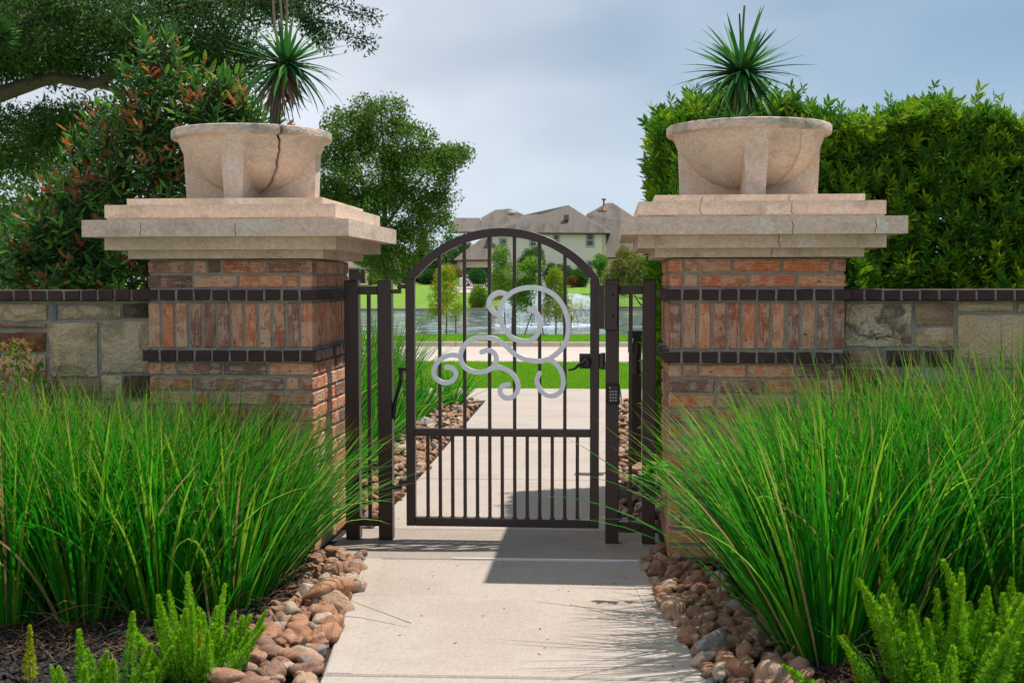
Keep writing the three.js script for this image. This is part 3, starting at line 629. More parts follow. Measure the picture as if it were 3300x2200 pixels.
{
  const z6 = (x, y) => P(x / 1.96, 850 + y / 1.96, WF), z5 = (x, y) => P(2000 + x * 0.5527, 780 + y * 0.5527, WF);
  const R6 = (a, b, c, d, m) => { const p = z6(a, d), q = z6(c, b); return [p.x, q.x, p.y, q.y, m]; }, R5 = (a, b, c, d, m) => { const p = z5(a, d), q = z5(c, b); return [p.x, q.x, p.y, q.y, m]; };
  const fill = (xa, xb, y1, seed) => { const r = rng(seed), out = []; let y = y1; while (y > 0.02) { const h = Math.min(y, 0.10 + r() * 0.16); let x = xa; while (x < xb - 0.01) { const w = Math.min(xb - x, 0.16 + r() * 0.3); out.push([x, x + w, Math.max(0, y - h), y, ['olive', 'tan', 'grey', 'brown', 'olive', 'rust', 'blue', 'dark'][Math.floor(r() * 8)]]); x += w + 0.014; } y -= h + 0.014; } return out; };
  const left = [R6(-20, 250, 285, 362, 'olive'), R6(-20, 372, 285, 408, 'brown'), R6(-60, 432, 276, 560, 'rust'), R6(-40, 575, 280, 715, 'tan'), R6(304, 250, 345, 358, 'blue'), R6(360, 262, 752, 346, 'grey'), R6(766, 250, 930, 348, 'dark'),
    R6(300, 372, 608, 712, 'olive'), R6(630, 364, 936, 688, 'grey'), R6(630, 702, 760, 850, 'tan'), R6(772, 704, 936, 850, 'dark'), R6(300, 728, 618, 850, 'brown')];
  const yl = z6(500, 862).y;
  gardenWall(-3.2, -0.772, 'ashlar stone wall with olive and rust blocks, beside the pier with the cracked planter', [...left, ...fill(-3.2, z6(-70, 0).x, 1.16, 12), ...fill(z6(-70, 0).x + 0.014, -0.775, yl, 13)], 601);
  const right = [R5(1312, 356, 1706, 612, 'swirl'), R5(1720, 350, 1950, 488, 'brown'), R5(1722, 500, 1956, 612, 'tan'), R5(1965, 350, 2300, 402, 'olive'), R5(2318, 352, 2560, 406, 'grey'), R5(1968, 424, 2420, 736, 'tan'), R5(2436, 422, 2700, 600, 'olive'), R5(2436, 614, 2700, 736, 'brown'),
    R5(1330, 628, 1536, 726, 'brown'), R5(1552, 626, 1768, 726, 'dark'), R5(1782, 628, 1954, 736, 'dark'), R5(1312, 740, 1530, 930, 'rust'), R5(1542, 740, 1706, 846, 'brown'), R5(1718, 752, 2030, 850, 'blue'), R5(1542, 858, 1706, 930, 'olive'), R5(1718, 862, 2030, 930, 'tan'), R5(2042, 752, 2420, 930, 'grey'), R5(2436, 752, 2700, 930, 'rust')];
  const yr = z5(1500, 944).y, xr = z5(2714, 0).x;
  gardenWall(2.389, 5.2, 'ashlar stone wall with a swirled pale block, beside the hairline-cracked pier', [...right, ...fill(xr, 5.2, 1.16, 15), ...fill(2.392, xr - 0.014, yr, 16)], 602);
}

// ------------------------------------------------------------------ the gate, its posts and fittings
const GZ = -0.345;            // front face of posts and gate frame
{
  const gx = 0.8355, o = thing('gate', 'arched brown metal bar gate with a silver scroll ornament', 'gate', V(gx, 0, GZ));
  const bx = (n, x0, x1, y0, y1, z0, z1, m = M.bronze, c = 0.002) => part(o, n, box(x0 - gx, x1 - gx, y0, y1, z0, z1, c), m);
  const R = 0.5706, yc = 0.943, th = 0.040, a0 = 0.634;
  bx('stile', 0.369, 0.412, 0.073, 1.272, -0.045, 0, M.bronze, 0.003); bx('stile', 1.259, 1.302, 0.073, 1.272, -0.045, 0, M.bronze, 0.003);
  bx('bottom_rail', 0.4125, 1.2585, 0.073, 0.113, -0.0445, -0.0005); bx('middle_rail', 0.4125, 1.2585, 0.512, 0.548, -0.0445, -0.0005);
  { // arched top rail, mitred on to the stiles
    const s = new THREE.Shape(), ri = R - th; s.absarc(0, yc, R, a0, Math.PI - a0, false);
    s.lineTo(-0.4665, 1.2725); s.lineTo(-0.4235, 1.2725);
    s.absarc(0, yc, ri, Math.PI - 0.69, 0.69, true); s.lineTo(0.4235, 1.2725); s.lineTo(0.4665, 1.2725);
    const g = new THREE.ExtrudeGeometry(s, { depth: 0.0435, bevelEnabled: true, bevelThickness: 0.0015, bevelSize: 0.0015, bevelOffset: -0.0015, bevelSegments: 1, curveSegments: 48 });
    g.translate(0, 0, -0.0447); part(o, 'arched_rail', boxUV(g), M.bronze);
  }
  const bw = 0.008, zb = [-0.0305, -0.0145];
  for (let i = 1; i <= 13; i++) { const x = 0.412 + 0.0605 * i; bx('lower_bar', x - bw, x + bw, 0.1135, 0.5115, ...zb, M.bronze, 0.001); const w = part(o, 'weld', new THREE.CylinderGeometry(0.011, 0.014, 0.006, 8).translate(x - gx, 0.116, -0.0225), M.bronze); }
  for (let i = 2; i <= 12; i += 2) { const x = 0.412 + 0.0605 * i, top = yc + Math.sqrt((R - th) ** 2 - (x - gx) ** 2); bx('upper_bar', x - bw, x + bw, 0.5485, top + 0.006, ...zb, M.bronze, 0.001); }
  // silver scrolls, traced on the gate's plane
  const tr = ([x, y]) => { const p = P(1080 + x * 0.4507, 700 + y * 0.4507, GZ - 0.008); return V(p.x - gx, p.y, 0); };
  const strokes = [
    [[1388, 652], [1432, 676], [1462, 730], [1464, 785], [1440, 845], [1395, 880], [1340, 886], [1275, 865], [1220, 812], [1186, 745], [1178, 672], [1195, 612], [1240, 555], [1312, 515], [1400, 502], [1492, 515], [1580, 568], [1640, 655], [1665, 745], [1666, 825], [1645, 900], [1602, 958], [1545, 1002], [1470, 1028], [1380, 1020], [1290, 982], [1222, 922], [1152, 874], [1080, 860], [1000, 866], [940, 900], [905, 950], [897, 1008], [917, 1060], [962, 1095], [1022, 1108], [1088, 1096], [1138, 1060], [1153, 1008], [1132, 966], [1092, 950], [1048, 964]],
    [[1172, 700], [1130, 675], [1103, 632], [1106, 588], [1140, 552], [1180, 540], [1216, 546]],
    [[884, 990], [824, 985], [762, 1010], [717, 1060], [704, 1116], [732, 1162], [788, 1185], [840, 1166], [864, 1120], [843, 1082], [795, 1072]],
    [[1128, 1078], [1188, 1076], [1250, 1104], [1294, 1158], [1308, 1220], [1282, 1274], [1236, 1294], [1194, 1276], [1178, 1240], [1195, 1207], [1240, 1194]],
    [[1530, 1010], [1588, 1058], [1624, 1120], [1632, 1188], [1610, 1248], [1560, 1276], [1502, 1264], [1460, 1220], [1442, 1170], [1460, 1115]]];
  strokes.forEach((st, q) => {
    const pts = new THREE.CatmullRomCurve3(st.map(tr), false, 'centripetal').getSpacedPoints(st.length * 6), n = pts.length, hw = q === 0 ? 0.0122 : q === 1 ? 0.0128 : 0.0118, L = [], Rr = [];
    pts.forEach((p, i) => { const t = pts[Math.min(n - 1, i + 1)].clone().sub(pts[Math.max(0, i - 1)]).normalize(); L.push(new THREE.Vector2(p.x - t.y * hw, p.y + t.x * hw)); Rr.push(new THREE.Vector2(p.x + t.y * hw, p.y - t.x * hw)); });
    const cap = (p, tdir, s) => { const out = []; const a = Math.atan2(tdir.y, tdir.x); for (let k = 1; k < 6; k++) { const b = a + s * (Math.PI / 2 - k * Math.PI / 6); out.push(new THREE.Vector2(p.x + Math.cos(b) * hw, p.y + Math.sin(b) * hw)); } return out; };
    const te = pts[n - 1].clone().sub(pts[n - 2]), ts = pts[0].clone().sub(pts[1]);
    const sh = new THREE.Shape([...L, ...cap(pts[n - 1], te, 1), ...Rr.reverse(), ...cap(pts[0], ts, 1)]);
    const g = new THREE.ExtrudeGeometry(sh, { depth: 0.006, bevelEnabled: true, bevelThickness: 0.0008, bevelSize: 0.0008, bevelOffset: -0.0008, bevelSegments: 1 });
    g.translate(0, 0, -0.0141 + q * 0.0004); part(o, 'scroll', boxUV(g), M.alu);
  });
  { const a = P(1594, 1390, GZ), b = P(1668, 1409, GZ); bx('faded_patch', a.x, b.x, 0.516, 0.5445, -0.001, 0.0004, M.bronzeWear, 0.0002); }
  // latch: plate, rose, lever
  const pl = P(1867, 1140, GZ), pr = P(1909, 1188, GZ), rc = P(1888, 1166, GZ);
  const plate = bx('latch_plate', pl.x, 1.2585, pr.y, pl.y, -0.036, -0.008);
  part(plate, 'rose', turned(new THREE.CylinderGeometry(0.029, 0.031, 0.012, 32), Math.PI / 2, 0, 0, rc.x - gx, rc.y, 0.006), M.blackMatt);
  part(plate, 'hub', turned(new THREE.CylinderGeometry(0.016, 0.021, 0.04, 24), Math.PI / 2, 0, 0, rc.x - gx, rc.y, 0.03), M.black);
  { const hp = [[1888, 1166, 0.045], [1868, 1172, 0.052], [1853, 1185, 0.05], [1833, 1190, 0.047]].map(([x, y, z]) => { const p = P(x, y, GZ); return V(p.x - gx, p.y, z); }); part(plate, 'lever', limb(hp, 0.010, 0.005, 16, 10), M.black); }
  // strike box and magnet armature on the free stile
  const s0 = P(1921, 1140, GZ), s1 = P(1942, 1189, GZ); bx('strike_box', 1.3025, s1.x + 0.004, s1.y, s0.y, -0.03, 0.004);
  const m0 = P(1922, 919, GZ), m1 = P(1947, 1059, GZ); bx('magnet_armature', 1.2855, m1.x, m1.y, m0.y, 0.0005, 0.014);
  // hinge leaves on the hanging stile
  for (const [ya, yb] of [[1.245, 1.225], [0.292, 0.272]]) { bx('hinge_leaf', 0.328, 0.3685, yb, ya, -0.034, -0.010); part(o, 'hinge_bolt', new THREE.CylinderGeometry(0.007, 0.007, 0.052, 12).translate(0.338 - gx, ya - 0.018, -0.022), M.blackMatt); }
}
function postPanel(name, label, xs, y, extra) {
  const cx = (xs[0] + xs[3]) / 2, o = thing(name, label, 'fence panel', V(cx, 0, GZ));
  const bx = (n, x0, x1, y0, y1, z0, z1, m = M.bronze, c = 0.003) => part(o, n, box(x0 - cx, x1 - cx, y0, y1, z0, z1, c), m);
  for (const k of [0, 2]) { bx('post', xs[k], xs[k + 1], 0.001, y, -0.066, 0); bx('post_cap', xs[k] + 0.001, xs[k + 1] - 0.001, y + 0.0003, y + 0.004, -0.065, -0.001, M.bronze, 0.0015); }
  const mid = (xs[1] + xs[2]) / 2;
  bx('top_rail', xs[1], xs[2], 1.196, 1.237, -0.052, -0.012); bx('bottom_rail', xs[1], xs[2], 0.066, 0.104, -0.052, -0.012);
  bx('bar', mid - 0.009, mid + 0.009, 0.1045, 1.1955, -0.041, -0.023, M.bronze, 0.001);
  extra && extra(o, bx, cx); return o;
}
postPanel('hinge_panel', 'narrow brown metal fence panel carrying the gate hinges', [0.070, 0.138, 0.232, 0.300], 1.262, (o, bx) => {
  for (const y of [1.201, 0.248]) bx('hinge_bracket', 0.3005, 0.346, y, y + 0.021, -0.036, -0.008);
  const a = P(1230, 1681, GZ), b = P(1261, 1695, GZ); bx('stop_block', a.x, b.x, b.y, a.y, 0.0005, 0.02);
});
postPanel('latch_panel', 'narrow brown metal fence panel carrying the keypad and magnet lock', [1.333, 1.397, 1.508, 1.571], 1.264, (o, bx, cx) => {
  const a = P(1948, 918, GZ), b = P(1991, 1063, GZ), bxg = bx('magnet_lock', a.x, b.x, b.y, a.y, 0.0006, 0.030, M.bronze, 0.003);
  for (const y of [950, 984, 1018]) { const p = P(1976, y, GZ + 0.03); part(bxg, 'screw_hole', turned(new THREE.CylinderGeometry(0.0055, 0.0055, 0.003, 14), Math.PI / 2, 0, 0, p.x - cx, p.y, 0.0305), y === 984 ? M.bronzeWear : M.hole); }
  { const p = P(1941, 1165, GZ), s = new THREE.Shape(); s.absarc(0, 0, 0.040, Math.PI / 2, Math.PI * 1.5, false); s.lineTo(0.012, -0.04); s.lineTo(0.012, 0.04); const g = new THREE.ExtrudeGeometry(s, { depth: 0.006, bevelEnabled: false }); g.translate(1.3325 - 0.0125 - cx, p.y, -0.04); part(o, 'latch_guard', boxUV(g), M.bronze); }
  const k0 = P(1955, 1236, GZ), k1 = P(1998, 1300, GZ), kx = (k0.x + k1.x) / 2;
  const kp = bx('keypad', k0.x, k1.x, k1.y, k0.y, 0.0006, 0.019, M.blackMatt, 0.004);
  const w = k1.x - k0.x, h = k0.y - k1.y;
  part(kp, 'keypad_face', box(kx - cx - w * 0.38, kx - cx + w * 0.38, k1.y + h * 0.08, k0.y - h * 0.10, 0.019, 0.0205, 0.0006), M.black);
  for (let i = 0; i < 3; i++) for (let j = 0; j < 4; j++) part(kp, 'button', new THREE.CylinderGeometry(0.0030, 0.0034, 0.003, 12).rotateX(Math.PI / 2).translate(kx - cx + (i - 1) * 0.0125, mix(k1.y + h * 0.17, k1.y + h * 0.62, j / 3), 0.0218), M.button);
  part(kp, 'status_light', new THREE.SphereGeometry(0.0028, 12, 8).translate(kx - cx - w * 0.24, k0.y - h * 0.19, 0.0205), M.redLed);
});
{ // ribbed conduit carrying the wire from post to gate
  const z4 = (x, y, z) => P(1080 + x * 0.3316, 880 + y * 0.3316, z), pts = smoothPath([z4(636, 940, -0.40), z4(642, 1010, -0.39), z4(618, 1120, -0.375), z4(584, 1240, -0.37), z4(570, 1320, -0.37), z4(568, 1392, -0.375)], 60);
  const base = pts[0].clone(), o = thing('flexible_conduit', 'black ribbed cable conduit looping between hinge post and gate', 'conduit', base), list = [];
  pts.forEach((p, i) => { if (i % 1 === 0) { const t = pts[Math.min(pts.length - 1, i + 1)].clone().sub(pts[Math.max(0, i - 1)]).normalize(); const g = new THREE.TorusGeometry(0.0088, 0.0018, 6, 14); g.rotateX(Math.PI / 2); g.applyMatrix4(trsDir(p.clone().sub(base), t, 0, 1)); list.push(g); } });
  part(o, 'ribs', merge(list), M.black); part(o, 'core', tube(pts.map(p => p.clone().sub(base)), 0.0082, 10), M.blackMatt);
  const c = pts[60].clone().sub(base); part(o, 'clamp', box(c.x - 0.03, c.x + 0.012, c.y - 0.012, c.y + 0.006, c.z - 0.01, c.z + 0.012), M.blackMatt); part(o, 'end_collar', new THREE.CylinderGeometry(0.012, 0.012, 0.014, 14).translate(0, 0.005, 0), M.blackMatt); part(o, 'clamp', box(0.0, 0.028, -0.004, 0.012, -0.01, 0.01), M.blackMatt);
}
{ // push-to-exit stand behind the latch panel
  const f = G(2050, 1518), d = -2.6, top = P(2058, 1062, f.z), bot = f.clone();
  const o = thing('exit_button_stand', 'dark metal push-button stand with a curved neck, behind the latch panel', 'button stand', V(bot.x, 0, bot.z));
  const h = top.y;
  part(o, 'upright', box(-0.035, 0.035, 0, h - 0.28, -0.02, 0.02, 0.004), M.bronze);
  const pts = smoothPath([V(0, h - 0.29, 0), V(0.002, h - 0.16, 0), V(0.02, h - 0.05, 0), V(0.07, h - 0.02, 0)], 16); part(o, 'neck', tube(pts, 0.033, 12), M.bronze);
  part(o, 'button_housing', box(-0.05, 0.12, h - 0.055, h, -0.06, 0.06, 0.006), M.blackMatt); part(o, 'housing_lip', box(-0.055, -0.0505, h - 0.15, h - 0.005, -0.04, 0.04, 0.002), M.blackMatt);
}

// ------------------------------------------------------------------ strappy ornamental grasses
const grassMat = new THREE.MeshPhysicalMaterial({ vertexColors: true, roughness: 1, transmission: 0.42, thickness: 0, side: THREE.DoubleSide, clearcoat: 0.07, clearcoatRoughness: 0.28, specularIntensity: 0.15 });
function blade(out, base, az, len, tilt, curl, wid, col, tip, roll, seg = 7) {
  const { pos, idx, color } = out, d = V(Math.cos(az), 0, Math.sin(az)), sd = V(-Math.sin(az), 0, Math.cos(az)).applyAxisAngle(d, roll), p = base.clone(), b0 = pos.length / 3;
  for (let i = 0; i <= seg; i++) {
    const t = i / seg, th = tilt + curl * Math.pow(t, 1.6), dir = d.clone().multiplyScalar(Math.sin(th)).setY(Math.cos(th));
    if (i) p.addScaledVector(dir, len / seg);
    const w = wid * (t < 0.15 ? 0.7 + 2 * t : Math.pow(1 - (t - 0.15) / 0.85, 0.62)) * 0.5, n = dir.clone().cross(sd).multiplyScalar(w * 0.45), tt = smooth(0.90, 1, t);
    const c = [mix(col[0], tip[0], tt), mix(col[1], tip[1], tt), mix(col[2], tip[2], tt)];
    for (const s of [-1, 0, 1]) { pos.push(p.x + sd.x * w * s + (s ? n.x : 0), p.y + sd.y * w * s + (s ? n.y : 0), p.z + sd.z * w * s + (s ? n.z : 0)); color.push(...c); }
    if (i < seg) { const a = b0 + i * 3; idx.push(a, a + 1, a + 3, a + 1, a + 4, a + 3, a + 1, a + 2, a + 4, a + 2, a + 5, a + 4); }
  }
}
const newOut = () => ({ pos: [], idx: [], color: [] });
const outGeo = o => fromArrays(o.pos, o.idx, null, o.color);
function grassColor(r, dark = 1) {
  const k = r();
  let c = k < 0.48 ? [0.010 + 0.016 * r(), 0.155 + 0.09 * r(), 0.006] : k < 0.80 ? [0.026 + 0.04 * r(), 0.27 + 0.10 * r(), 0.008] : k < 0.965 ? [0.20 + 0.10 * r(), 0.45 + 0.08 * r(), 0.03] : [0.42, 0.30, 0.12];
  return c.map(v => v * dark);
}
function grassClump(x, z, label, group, o = {}) {
  const { n = 330, h = 0.92, spread = 0.44, lean = [0, 0], seed = 1, wid = 0.0138, rad = 0.13 } = o, r = rng(seed), t = thing('ornamental_grass', label, 'ornamental grass', V(x, -0.01, z), group);
  let out = newOut();
  for (let i = 0; i < n; i++) {
    const a = r() * 6.283, q = Math.sqrt(r()), b = V(Math.cos(a) * q * rad, 0, Math.sin(a) * q * rad);
    let tx = Math.cos(a) * q * spread + lean[0] + (r() - 0.5) * 0.27, tz = Math.sin(a) * q * spread + lean[1] + (r() - 0.5) * 0.27;
    const tilt = Math.hypot(tx, tz), az = Math.atan2(tz, tx), L = h * (0.55 + 0.52 * Math.pow(r(), 0.6));
    const tip = r() < 0.35 ? [0.33, 0.17, 0.05] : [0.24, 0.30, 0.04];
    blade(out, b, az, L, tilt * 0.85, (0.12 + 0.5 * r() * r() + tilt * 0.35) * (r() < 0.06 ? 2.2 : 1), wid * (0.65 + 0.6 * r()), grassColor(r), tip, (r() - 0.5) * 1.6);
  }
  const f = part(t, 'foliage', outGeo(out), grassMat); f.userData.kind = 'stuff';
  // a few outlying blades, each on its own
  const m = o.loose ?? 14;
  for (let i = 0; i < m; i++) {
    out = newOut(); const a = r() * 6.283; const b = V(Math.cos(a) * rad, 0, Math.sin(a) * rad);
    const tx = Math.cos(a) * spread * 1.1 + lean[0] * 1.2, tz = Math.sin(a) * spread * 1.1 + lean[1] * 1.2, tilt = Math.hypot(tx, tz);
    blade(out, b, Math.atan2(tz, tx), h * (0.85 + 0.3 * r()), tilt, 0.4 + 0.6 * r(), wid * (0.9 + 0.3 * r()), grassColor(r), [0.3, 0.2, 0.06], (r() - 0.5), 9);
    part(t, 'blade', outGeo(out), grassMat);
  }
  // dead straw at the foot
  out = newOut();
  for (let i = 0; i < (o.straw ?? 26); i++) { const a = r() * 6.283; const k = 0.6 + r() * 0.7; blade(out, V(Math.cos(a) * rad * k, 0, Math.sin(a) * rad * k), a + (r() - 0.5), 0.16 + 0.22 * r(), 0.4 + r() * 0.9, 0.5 + r() * 1.4, 0.005, [0.26 * (0.5 + r()), 0.15 * (0.5 + r() * 0.8), 0.08], [0.3, 0.2, 0.12], r() * 2, 5); }
  const s = part(t, 'dead_straw', outGeo(out), M.strawV); s.userData.kind = 'stuff';
  return t;
}
M.strawV = std({ vertexColors: true, roughness: 0.95, side: THREE.DoubleSide });
{
  const gl = 'grass clumps in front of the wall by the cracked planter', gr = 'grass clumps in front of the hairline-cracked pier', gb = 'grass clumps inside the gate';
  const rowOf = z => z > 0.95 ? 'edging the open mulch' : z > 0.5 && z < 0.95 ? 'in the middle row of the bed' : 'growing close against the masonry';
  const A = (x, z, o) => grassClump(x, z, `tall strappy grass clump by the cracked-planter pier, ${rowOf(z)}`, gl, o);
  let s = 1000;
  for (const [x, z, lx, h] of [[-0.13, 0.86, 0.08, 0.82], [-0.36, 1.00, 0.02, 0.90], [-0.62, 1.08, 0, 0.92], [-0.90, 1.16, 0, 0.92], [-1.16, 1.10, 0, 0.95]]) A(x, z, { lean: [lx, 0.05], h, seed: s++, n: 260, straw: 44 });
  for (const [x, z, lx, h] of [[-0.12, 0.52, 0.12, 0.80], [-0.30, 0.62, 0.02, 0.90], [-0.56, 0.68, 0, 0.92], [-0.82, 0.72, 0, 0.92], [-1.10, 0.74, 0, 0.95], [-1.38, 0.76, 0, 0.95]]) A(x, z, { lean: [lx, 0], h, seed: s++, n: 250, straw: 12 });
  for (const [x, z, lx, h] of [[-0.16, 0.22, 0.16, 0.76], [-0.34, 0.27, 0.06, 0.86], [-0.62, 0.30, 0, 0.88], [-0.90, 0.30, 0, 0.86], [-1.18, 0.28, -0.05, 0.90], [-1.46, 0.28, 0, 0.92]]) A(x, z, { lean: [lx, 0.1], h, seed: s++, n: 240, straw: 6 });
  const B = (x, z, o) => grassClump(x, z, `tall strappy grass clump by the hairline-cracked pier, ${rowOf(z)}`, gr, o);
  for (const [x, z, lx, h] of [[2.06, 1.38, -0.10, 1.0], [2.28, 1.20, 0.0, 1.0], [2.54, 1.08, 0.06, 1.02], [2.80, 1.08, 0.05, 1.06]]) B(x, z, { lean: [lx, -0.06], h, seed: s++, n: 270, straw: 46, rad: 0.12 });
  for (const [x, z, lx, h] of [[2.04, 1.02, -0.12, 0.92], [2.20, 0.90, -0.06, 1.0], [2.38, 0.82, 0, 1.04], [2.64, 0.80, 0.05, 1.06], [2.92, 0.82, 0.05, 1.1]]) B(x, z, { lean: [lx, 0], h, seed: s++, n: 255, straw: 12 });
  for (const [x, z, lx, h] of [[2.08, 0.52, -0.12, 0.84], [2.26, 0.44, -0.04, 0.90], [2.46, 0.40, 0, 0.96], [2.74, 0.38, 0.05, 1.06], [3.02, 0.38, 0.05, 1.12], [3.20, 0.70, 0.0, 1.12]]) B(x, z, { lean: [lx, 0.06], h, seed: s++, n: 245, straw: 6 });
  for (const [x, z] of [[-0.62, -1.15], [-0.85, -1.7], [-0.62, -2.3], [-0.92, -2.8], [-0.66, -3.3], [-0.98, -4.0], [-0.70, -4.5], [-1.0, -5.2], [-0.75, -5.8]])
    grassClump(x, z, 'tall strappy grass clump inside the gate behind the rocks', gb, { h: 1.04, n: 250, seed: s++, lean: [0.08, 0], spread: 0.42, straw: 5, loose: 4 });
  // broad-leaved lily clumps along the rocks inside the gate
  for (const [x, z] of [[-0.40, -1.05], [-0.38, -1.55], [-0.42, -2.1], [-0.40, -2.7], [-0.45, -3.3], [-0.42, -3.9], [-0.48, -4.6], [-0.42, -5.4], [-0.45, -6.2], [-0.25, -6.8]])
    grassClump(x, z, 'low broad-leaved lily clump edging the rocks inside the gate', 'lily clumps inside the gate', { h: 0.48, n: 70, wid: 0.026, seed: s++, lean: [0.12, 0.05], spread: 0.70, straw: 4, rad: 0.08, loose: 6 });
  // arching pale blades at the foot of the front clumps
  const w = (x, z, label, n, h, sd, lean) => grassClump(x, z, label, undefined, { h, n, wid: 0.010, seed: sd, lean, spread: 0.8, straw: 0, rad: 0.05, loose: 10 });
  w(-0.12, 1.20, 'loose tuft of arching pale green blades above the foxtail fern', 14, 0.42, 3001, [-0.3, 0.45]);
  w(2.25, 1.58, 'loose tuft of arching blades between the rocks and the foxtail fern', 14, 0.36, 3002, [0.1, 0.4]);
  // single long blade fallen across the path edge
  const p0 = G(960, 1880, 0.12), p1 = G(1150, 1945, 0.05), p2 = G(1325, 2010, 0.012), q = smoothPath([p0, p1, p2], 12), pos = [], idx = [], col = [];
  q.forEach((p, i) => { const ww = 0.0055 * Math.pow(1 - i / 12.5, 0.6); for (const k of [-1, 1]) { pos.push(p.x - p0.x + k * ww * 0.3, p.y - p0.y + (k > 0 ? 0.004 : 0), p.z - p0.z + k * ww); col.push(0.06, 0.24, 0.02); } if (i < 12) { const a = i * 2; idx.push(a, a + 1, a + 2, a + 1, a + 3, a + 2); } });
  single('fallen_blade', fromArrays(pos, idx, null, col), grassMat, 'single long grass blade lying over the path edge beside the big rock', 'grass blade', undefined, p0);
}
// ------------------------------------------------------------------ river rocks
{
  const geos = [];
  for (let k = 0; k < 14; k++) {
    const g = new THREE.IcosahedronGeometry(1, 4), p = g.attributes.position, r = rng(700 + k), a = [r() * 9, r() * 9, r() * 9], fx = 0.75 + r() * 0.3, fy = 0.52 + r() * 0.25, fz = 0.6 + r() * 0.25;
    const cuts = Array.from({ length: 4 }, () => [V(r() - 0.5, r() - 0.5, r() - 0.5).normalize(), 0.62 + r() * 0.25]);
    for (let i = 0; i < p.count; i++) {
      const v = V(p.getX(i), p.getY(i), p.getZ(i)), n = vnoise(v.x * 1.4 + a[0] + v.z * 0.7, v.y * 1.4 + a[1] - v.z, 3 + k) - 0.5, m = vnoise(v.x * 4 + a[2] + v.z * 2, v.y * 4 - v.z * 3, 8 + k) - 0.5;
      v.multiplyScalar(1 + n * 0.5 + m * 0.10);
      for (const [d, h] of cuts) { const e = v.dot(d) - h; if (e > 0) v.addScaledVector(d, -e * 0.72); }
      p.setXYZ(i, v.x * fx, v.y * fy, v.z * fz);
    }
    p.needsUpdate = true; const uv = g.attributes.uv; for (let i = 0; i < p.count; i++) uv.setXY(i, p.getX(i) * 0.8 + p.getZ(i) * 0.4 + k, p.getY(i) * 0.8 + p.getZ(i) * 0.3);
    g.computeVertexNormals();
    // smooth normals across the split icosahedron faces
    const key = new Map(), nn = g.attributes.normal; for (let i = 0; i < p.count; i++) { const q = `${p.getX(i).toFixed(3)},${p.getY(i).toFixed(3)},${p.getZ(i).toFixed(3)}`; const v = key.get(q) || V(0, 0, 0); v.add(V(nn.getX(i), nn.getY(i), nn.getZ(i))); key.set(q, v); }
    for (let i = 0; i < p.count; i++) { const v = key.get(`${p.getX(i).toFixed(3)},${p.getY(i).toFixed(3)},${p.getZ(i).toFixed(3)}`).clone().normalize(); nn.setXYZ(i, v.x, v.y, v.z); }
    geos.push(g);
  }
  const rt = (b, a, c, seed) => tex(256, 256, (u, v) => { const n = N(u, v, 3, 5, seed), m = N(u, v, 10, 4, seed + 2), f = N(u, v, 70, 2, seed + 3); let q = mixc(b, a, smooth(0.35, 0.65, n)); q = mixc(q, c, smooth(0.58, 0.74, m) * 0.7); return mul(q, 0.78 + 0.44 * f); });
  const mk = t => std({ map: t, bumpMap: t, bumpScale: 0.012, roughness: 0.72 });
  const mats = [rt([0.36, 0.165, 0.085], [0.44, 0.22, 0.12], [0.22, 0.09, 0.05], 1), rt([0.42, 0.25, 0.16], [0.50, 0.33, 0.22], [0.30, 0.15, 0.09], 2), rt([0.30, 0.14, 0.08], [0.36, 0.18, 0.10], [0.5, 0.36, 0.26], 3), rt([0.56, 0.44, 0.34], [0.50, 0.36, 0.26], [0.38, 0.22, 0.14], 4), rt([0.22, 0.115, 0.075], [0.30, 0.16, 0.10], [0.12, 0.07, 0.05], 5), rt([0.25, 0.225, 0.20], [0.32, 0.285, 0.25], [0.15, 0.13, 0.115], 6)].map(mk);
  const pick = [0, 0, 0, 0, 0, 1, 1, 1, 1, 2, 2, 2, 2, 3, 3, 3, 4, 4, 4, 5];
  const all = [], r = rng(4242);
  const inPoly = (x, z, p) => { let c = false; for (let i = 0, j = p.length - 1; i < p.length; j = i++) if ((p[i][1] > z) !== (p[j][1] > z) && x < (p[j][0] - p[i][0]) * (z - p[i][1]) / (p[j][1] - p[i][1]) + p[i][0]) c = !c; return c; };
  function strew(poly, n, s0, s1, bed, lift) {
    const xs = poly.map(p => p[0]), zs = poly.map(p => p[1]), x0 = Math.min(...xs), x1 = Math.max(...xs), z0 = Math.min(...zs), z1 = Math.max(...zs), placed = [];
    for (let t = 0, k = 0; t < n * 40 && k < n; t++) {
      const x = mix(x0, x1, r()), z = mix(z0, z1, r()); if (!inPoly(x, z, poly)) continue;
      const s = s0 + (s1 - s0) * Math.pow(r(), 2.2) * (k < n * 0.25 ? 1 : 0.7);
      if (placed.some(q => Math.hypot(q[0] - x, q[1] - z) < (q[2] + s) * 0.62)) continue;
      placed.push([x, z, s]); all.push({ x, y: s * 0.28 + lift * r() - 0.008, z, s, bed }); k++;
    }
  }
  const bedA = [[0.24, 0.05], [0.30, 0.70], [0.36, 1.20], [0.42, 1.70], [0.5, 2.1], [0.12, 2.1], [0.10, 1.5], [0.06, 1.2], [0.10, 0.75], [0.06, 0.35], [0.02, 0.06]];
  const bedB = [[1.50, 0.02], [1.62, 0.0], [1.80, 0.25], [1.84, 0.7], [1.90, 1.1], [1.98, 1.6], [2.1, 2.0], [1.72, 2.0], [1.665, 1.62], [1.575, 0.75]];
  const bedC = [[0.13, -0.66], [0.13, -2.4], [0.09, -4.1], [0.04, -7.2], [-0.45, -7.2], [-0.30, -4.0], [-0.20, -2.4], [-0.14, -0.66]];
  const bedD = [[1.42, -0.66], [1.41, -2.4], [1.40, -7.2], [1.95, -7.2], [1.9, -4], [1.82, -0.66]];
